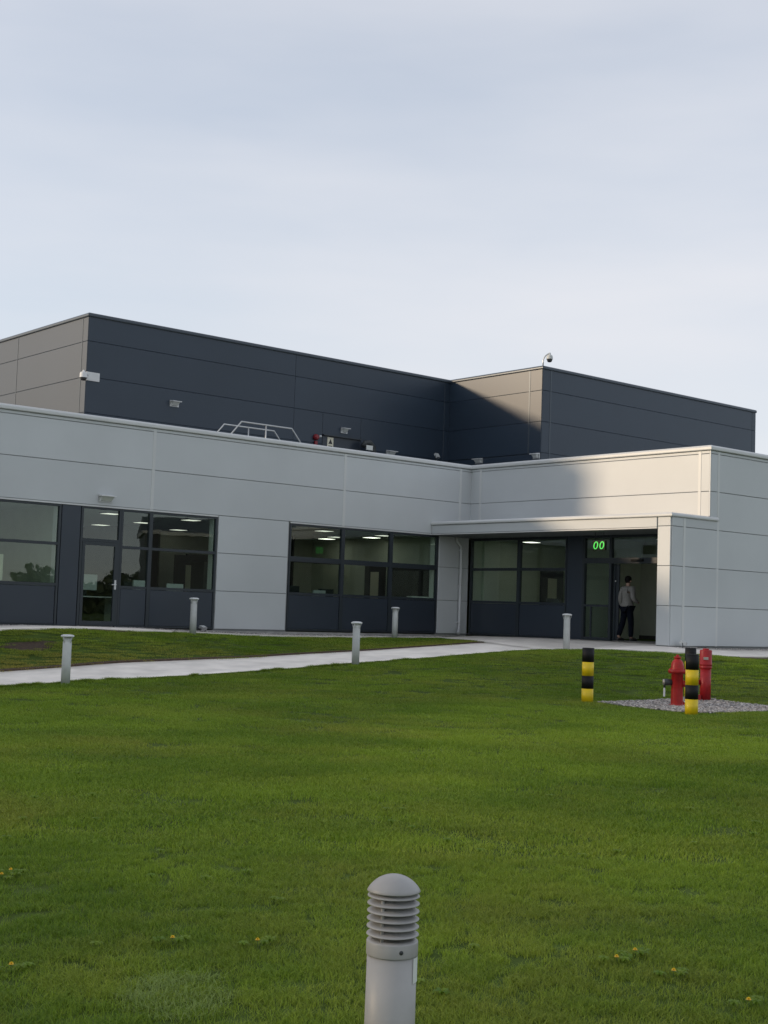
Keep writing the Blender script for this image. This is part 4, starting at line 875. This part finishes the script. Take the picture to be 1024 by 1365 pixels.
n = 9000; x = np.concatenate([RNG.uniform(-20,-1.3,n), RNG.uniform(-1.6,6,n//2)]); y = np.concatenate([RNG.uniform(-.66,.0,n), RNG.uniform(-9.36,-8.92,n//2)]); k = ~((x < -10.9) & (y < -.40))
gravel('gravel_margin', 'narrow strip of grey pebbles along the foot of the walls', x[k], y[k], .01, .012, .028)
strip('gravel_strip', [(-34,-.66),(-1.3,-.66)], [(-34,.02),(-1.3,.02)], 'gravel_base', .010, n=2, step=1.0)
strip('gravel_strip', [(-1.85,-9.34),(40,-9.34)], [(-1.6,-8.90),(40,-8.86)], 'gravel_base', .010, n=2, step=1.0)

# ------------------------------------------------------------------ the wood behind the viewer (seen only mirrored in the glass)
mat('wood_leaf', (0.035, 0.055, 0.018), .7, var=.3, vscale=.3)
def leaf_mass(x, y, z, smin, smax):
    n = len(x); c = np.column_stack([x, y, z]); d1 = RNG.normal(size=(n,3)); d1 /= np.linalg.norm(d1, axis=1)[:,None]
    d2 = np.cross(d1, RNG.normal(size=(n,3))); d2 /= np.linalg.norm(d2, axis=1)[:,None]; w = RNG.uniform(smin, smax, n)[:,None]
    V = np.stack([c-d1*w-d2*w*.5, c+d1*w-d2*w*.5, c+d1*w*.5+d2*w, c-d1*w*.5+d2*w], 1).reshape(-1,3)
    q = MB(); q.v = [tuple(p) for p in V.tolist()]; q.f = [(4*i,4*i+1,4*i+2,4*i+3) for i in range(n)]; q.sm = [False]*n; return q
n = 45000; a = RNG.uniform(math.radians(-75), math.radians(5), n); R_ = RNG.uniform(150, 175, n)
hh = 4.4+2.0*vnoise(a*40, a*0, 1.0, 21)+1.6*vnoise(a*130, a*0, 1.0, 22)+.9*vnoise(a*420, a*0, 1.0, 23)
q = leaf_mass(CAM[0]+R_*np.cos(a), CAM[1]+R_*np.sin(a), -1.3+hh*RNG.uniform(0,1,n)**.7, .25, .6)
tag(q.build('distant_wood', 'wood_leaf'), 'dark belt of trees mirrored in the windows', 'trees', kind='stuff')
# ------------------------------------------------------------------ the shed across the site (seen only mirrored in the glass)
mat('shed_slate', (0.030, 0.036, 0.044), .5, var=.1, vscale=.4); mat('shed_pale', (0.34, 0.36, 0.37), .6, var=.15, vscale=.5)
sh = thing('opposite_shed', 'dark slate shed with pale eaves mirrored in the window glass', 'shed', (44.5,-54.0,-1.3), .47)
q = MB(); q.box(-21,21,-9,0,2.6,7.3); q.build('wall', 'shed_slate', sh)
q = MB(); q.box(-21,21,-9,.03,-.3,2.6); q.build('base_wall', 'shed_pale', sh)
q = MB(); q.box(-21.2,21.2,-9.2,.15,7.3,7.55); q.build('eaves', 'shed_pale', sh)
q = MB(); q.add([(-21.2,-9.2,7.55),(21.2,-9.2,7.55),(21.2,.1,7.55),(-21.2,.1,7.55),(-21.2,-4.5,8.9),(21.2,-4.5,8.9)], [(0,1,5,4),(2,3,4,5),(0,4,3),(1,2,5),(0,3,2,1)]); q.build('roof', 'shed_slate', sh)
for x in (-16,-6,6,14):
    q = MB(); q.box(x-2,x+2,.031,.08,-.2,3.8); q.build('roller_door', 'shed_slate' if x in (-16,6) else 'frame_dark', sh)
# unseen trees added beyond the wing to dim the low sun on the lawn
n = 4600; nn_ = -9.6-RNG.uniform(0,1,n)*62; mm_ = 46+RNG.uniform(-3,3,n)
hh = 15.0+1.6*vnoise(nn_, nn_*0, 5.0, 31)+1.0*vnoise(nn_, nn_*0, 1.6, 32)
q = leaf_mass(nn_*.6-mm_*.8, nn_*.8+mm_*.6, -1.3+hh*RNG.uniform(0,1,n), .25, .6)
tag(q.build('sun_screen_trees', 'wood_leaf'), 'unseen leaf mass added to dim the low sun on the lawn', 'trees', kind='stuff')
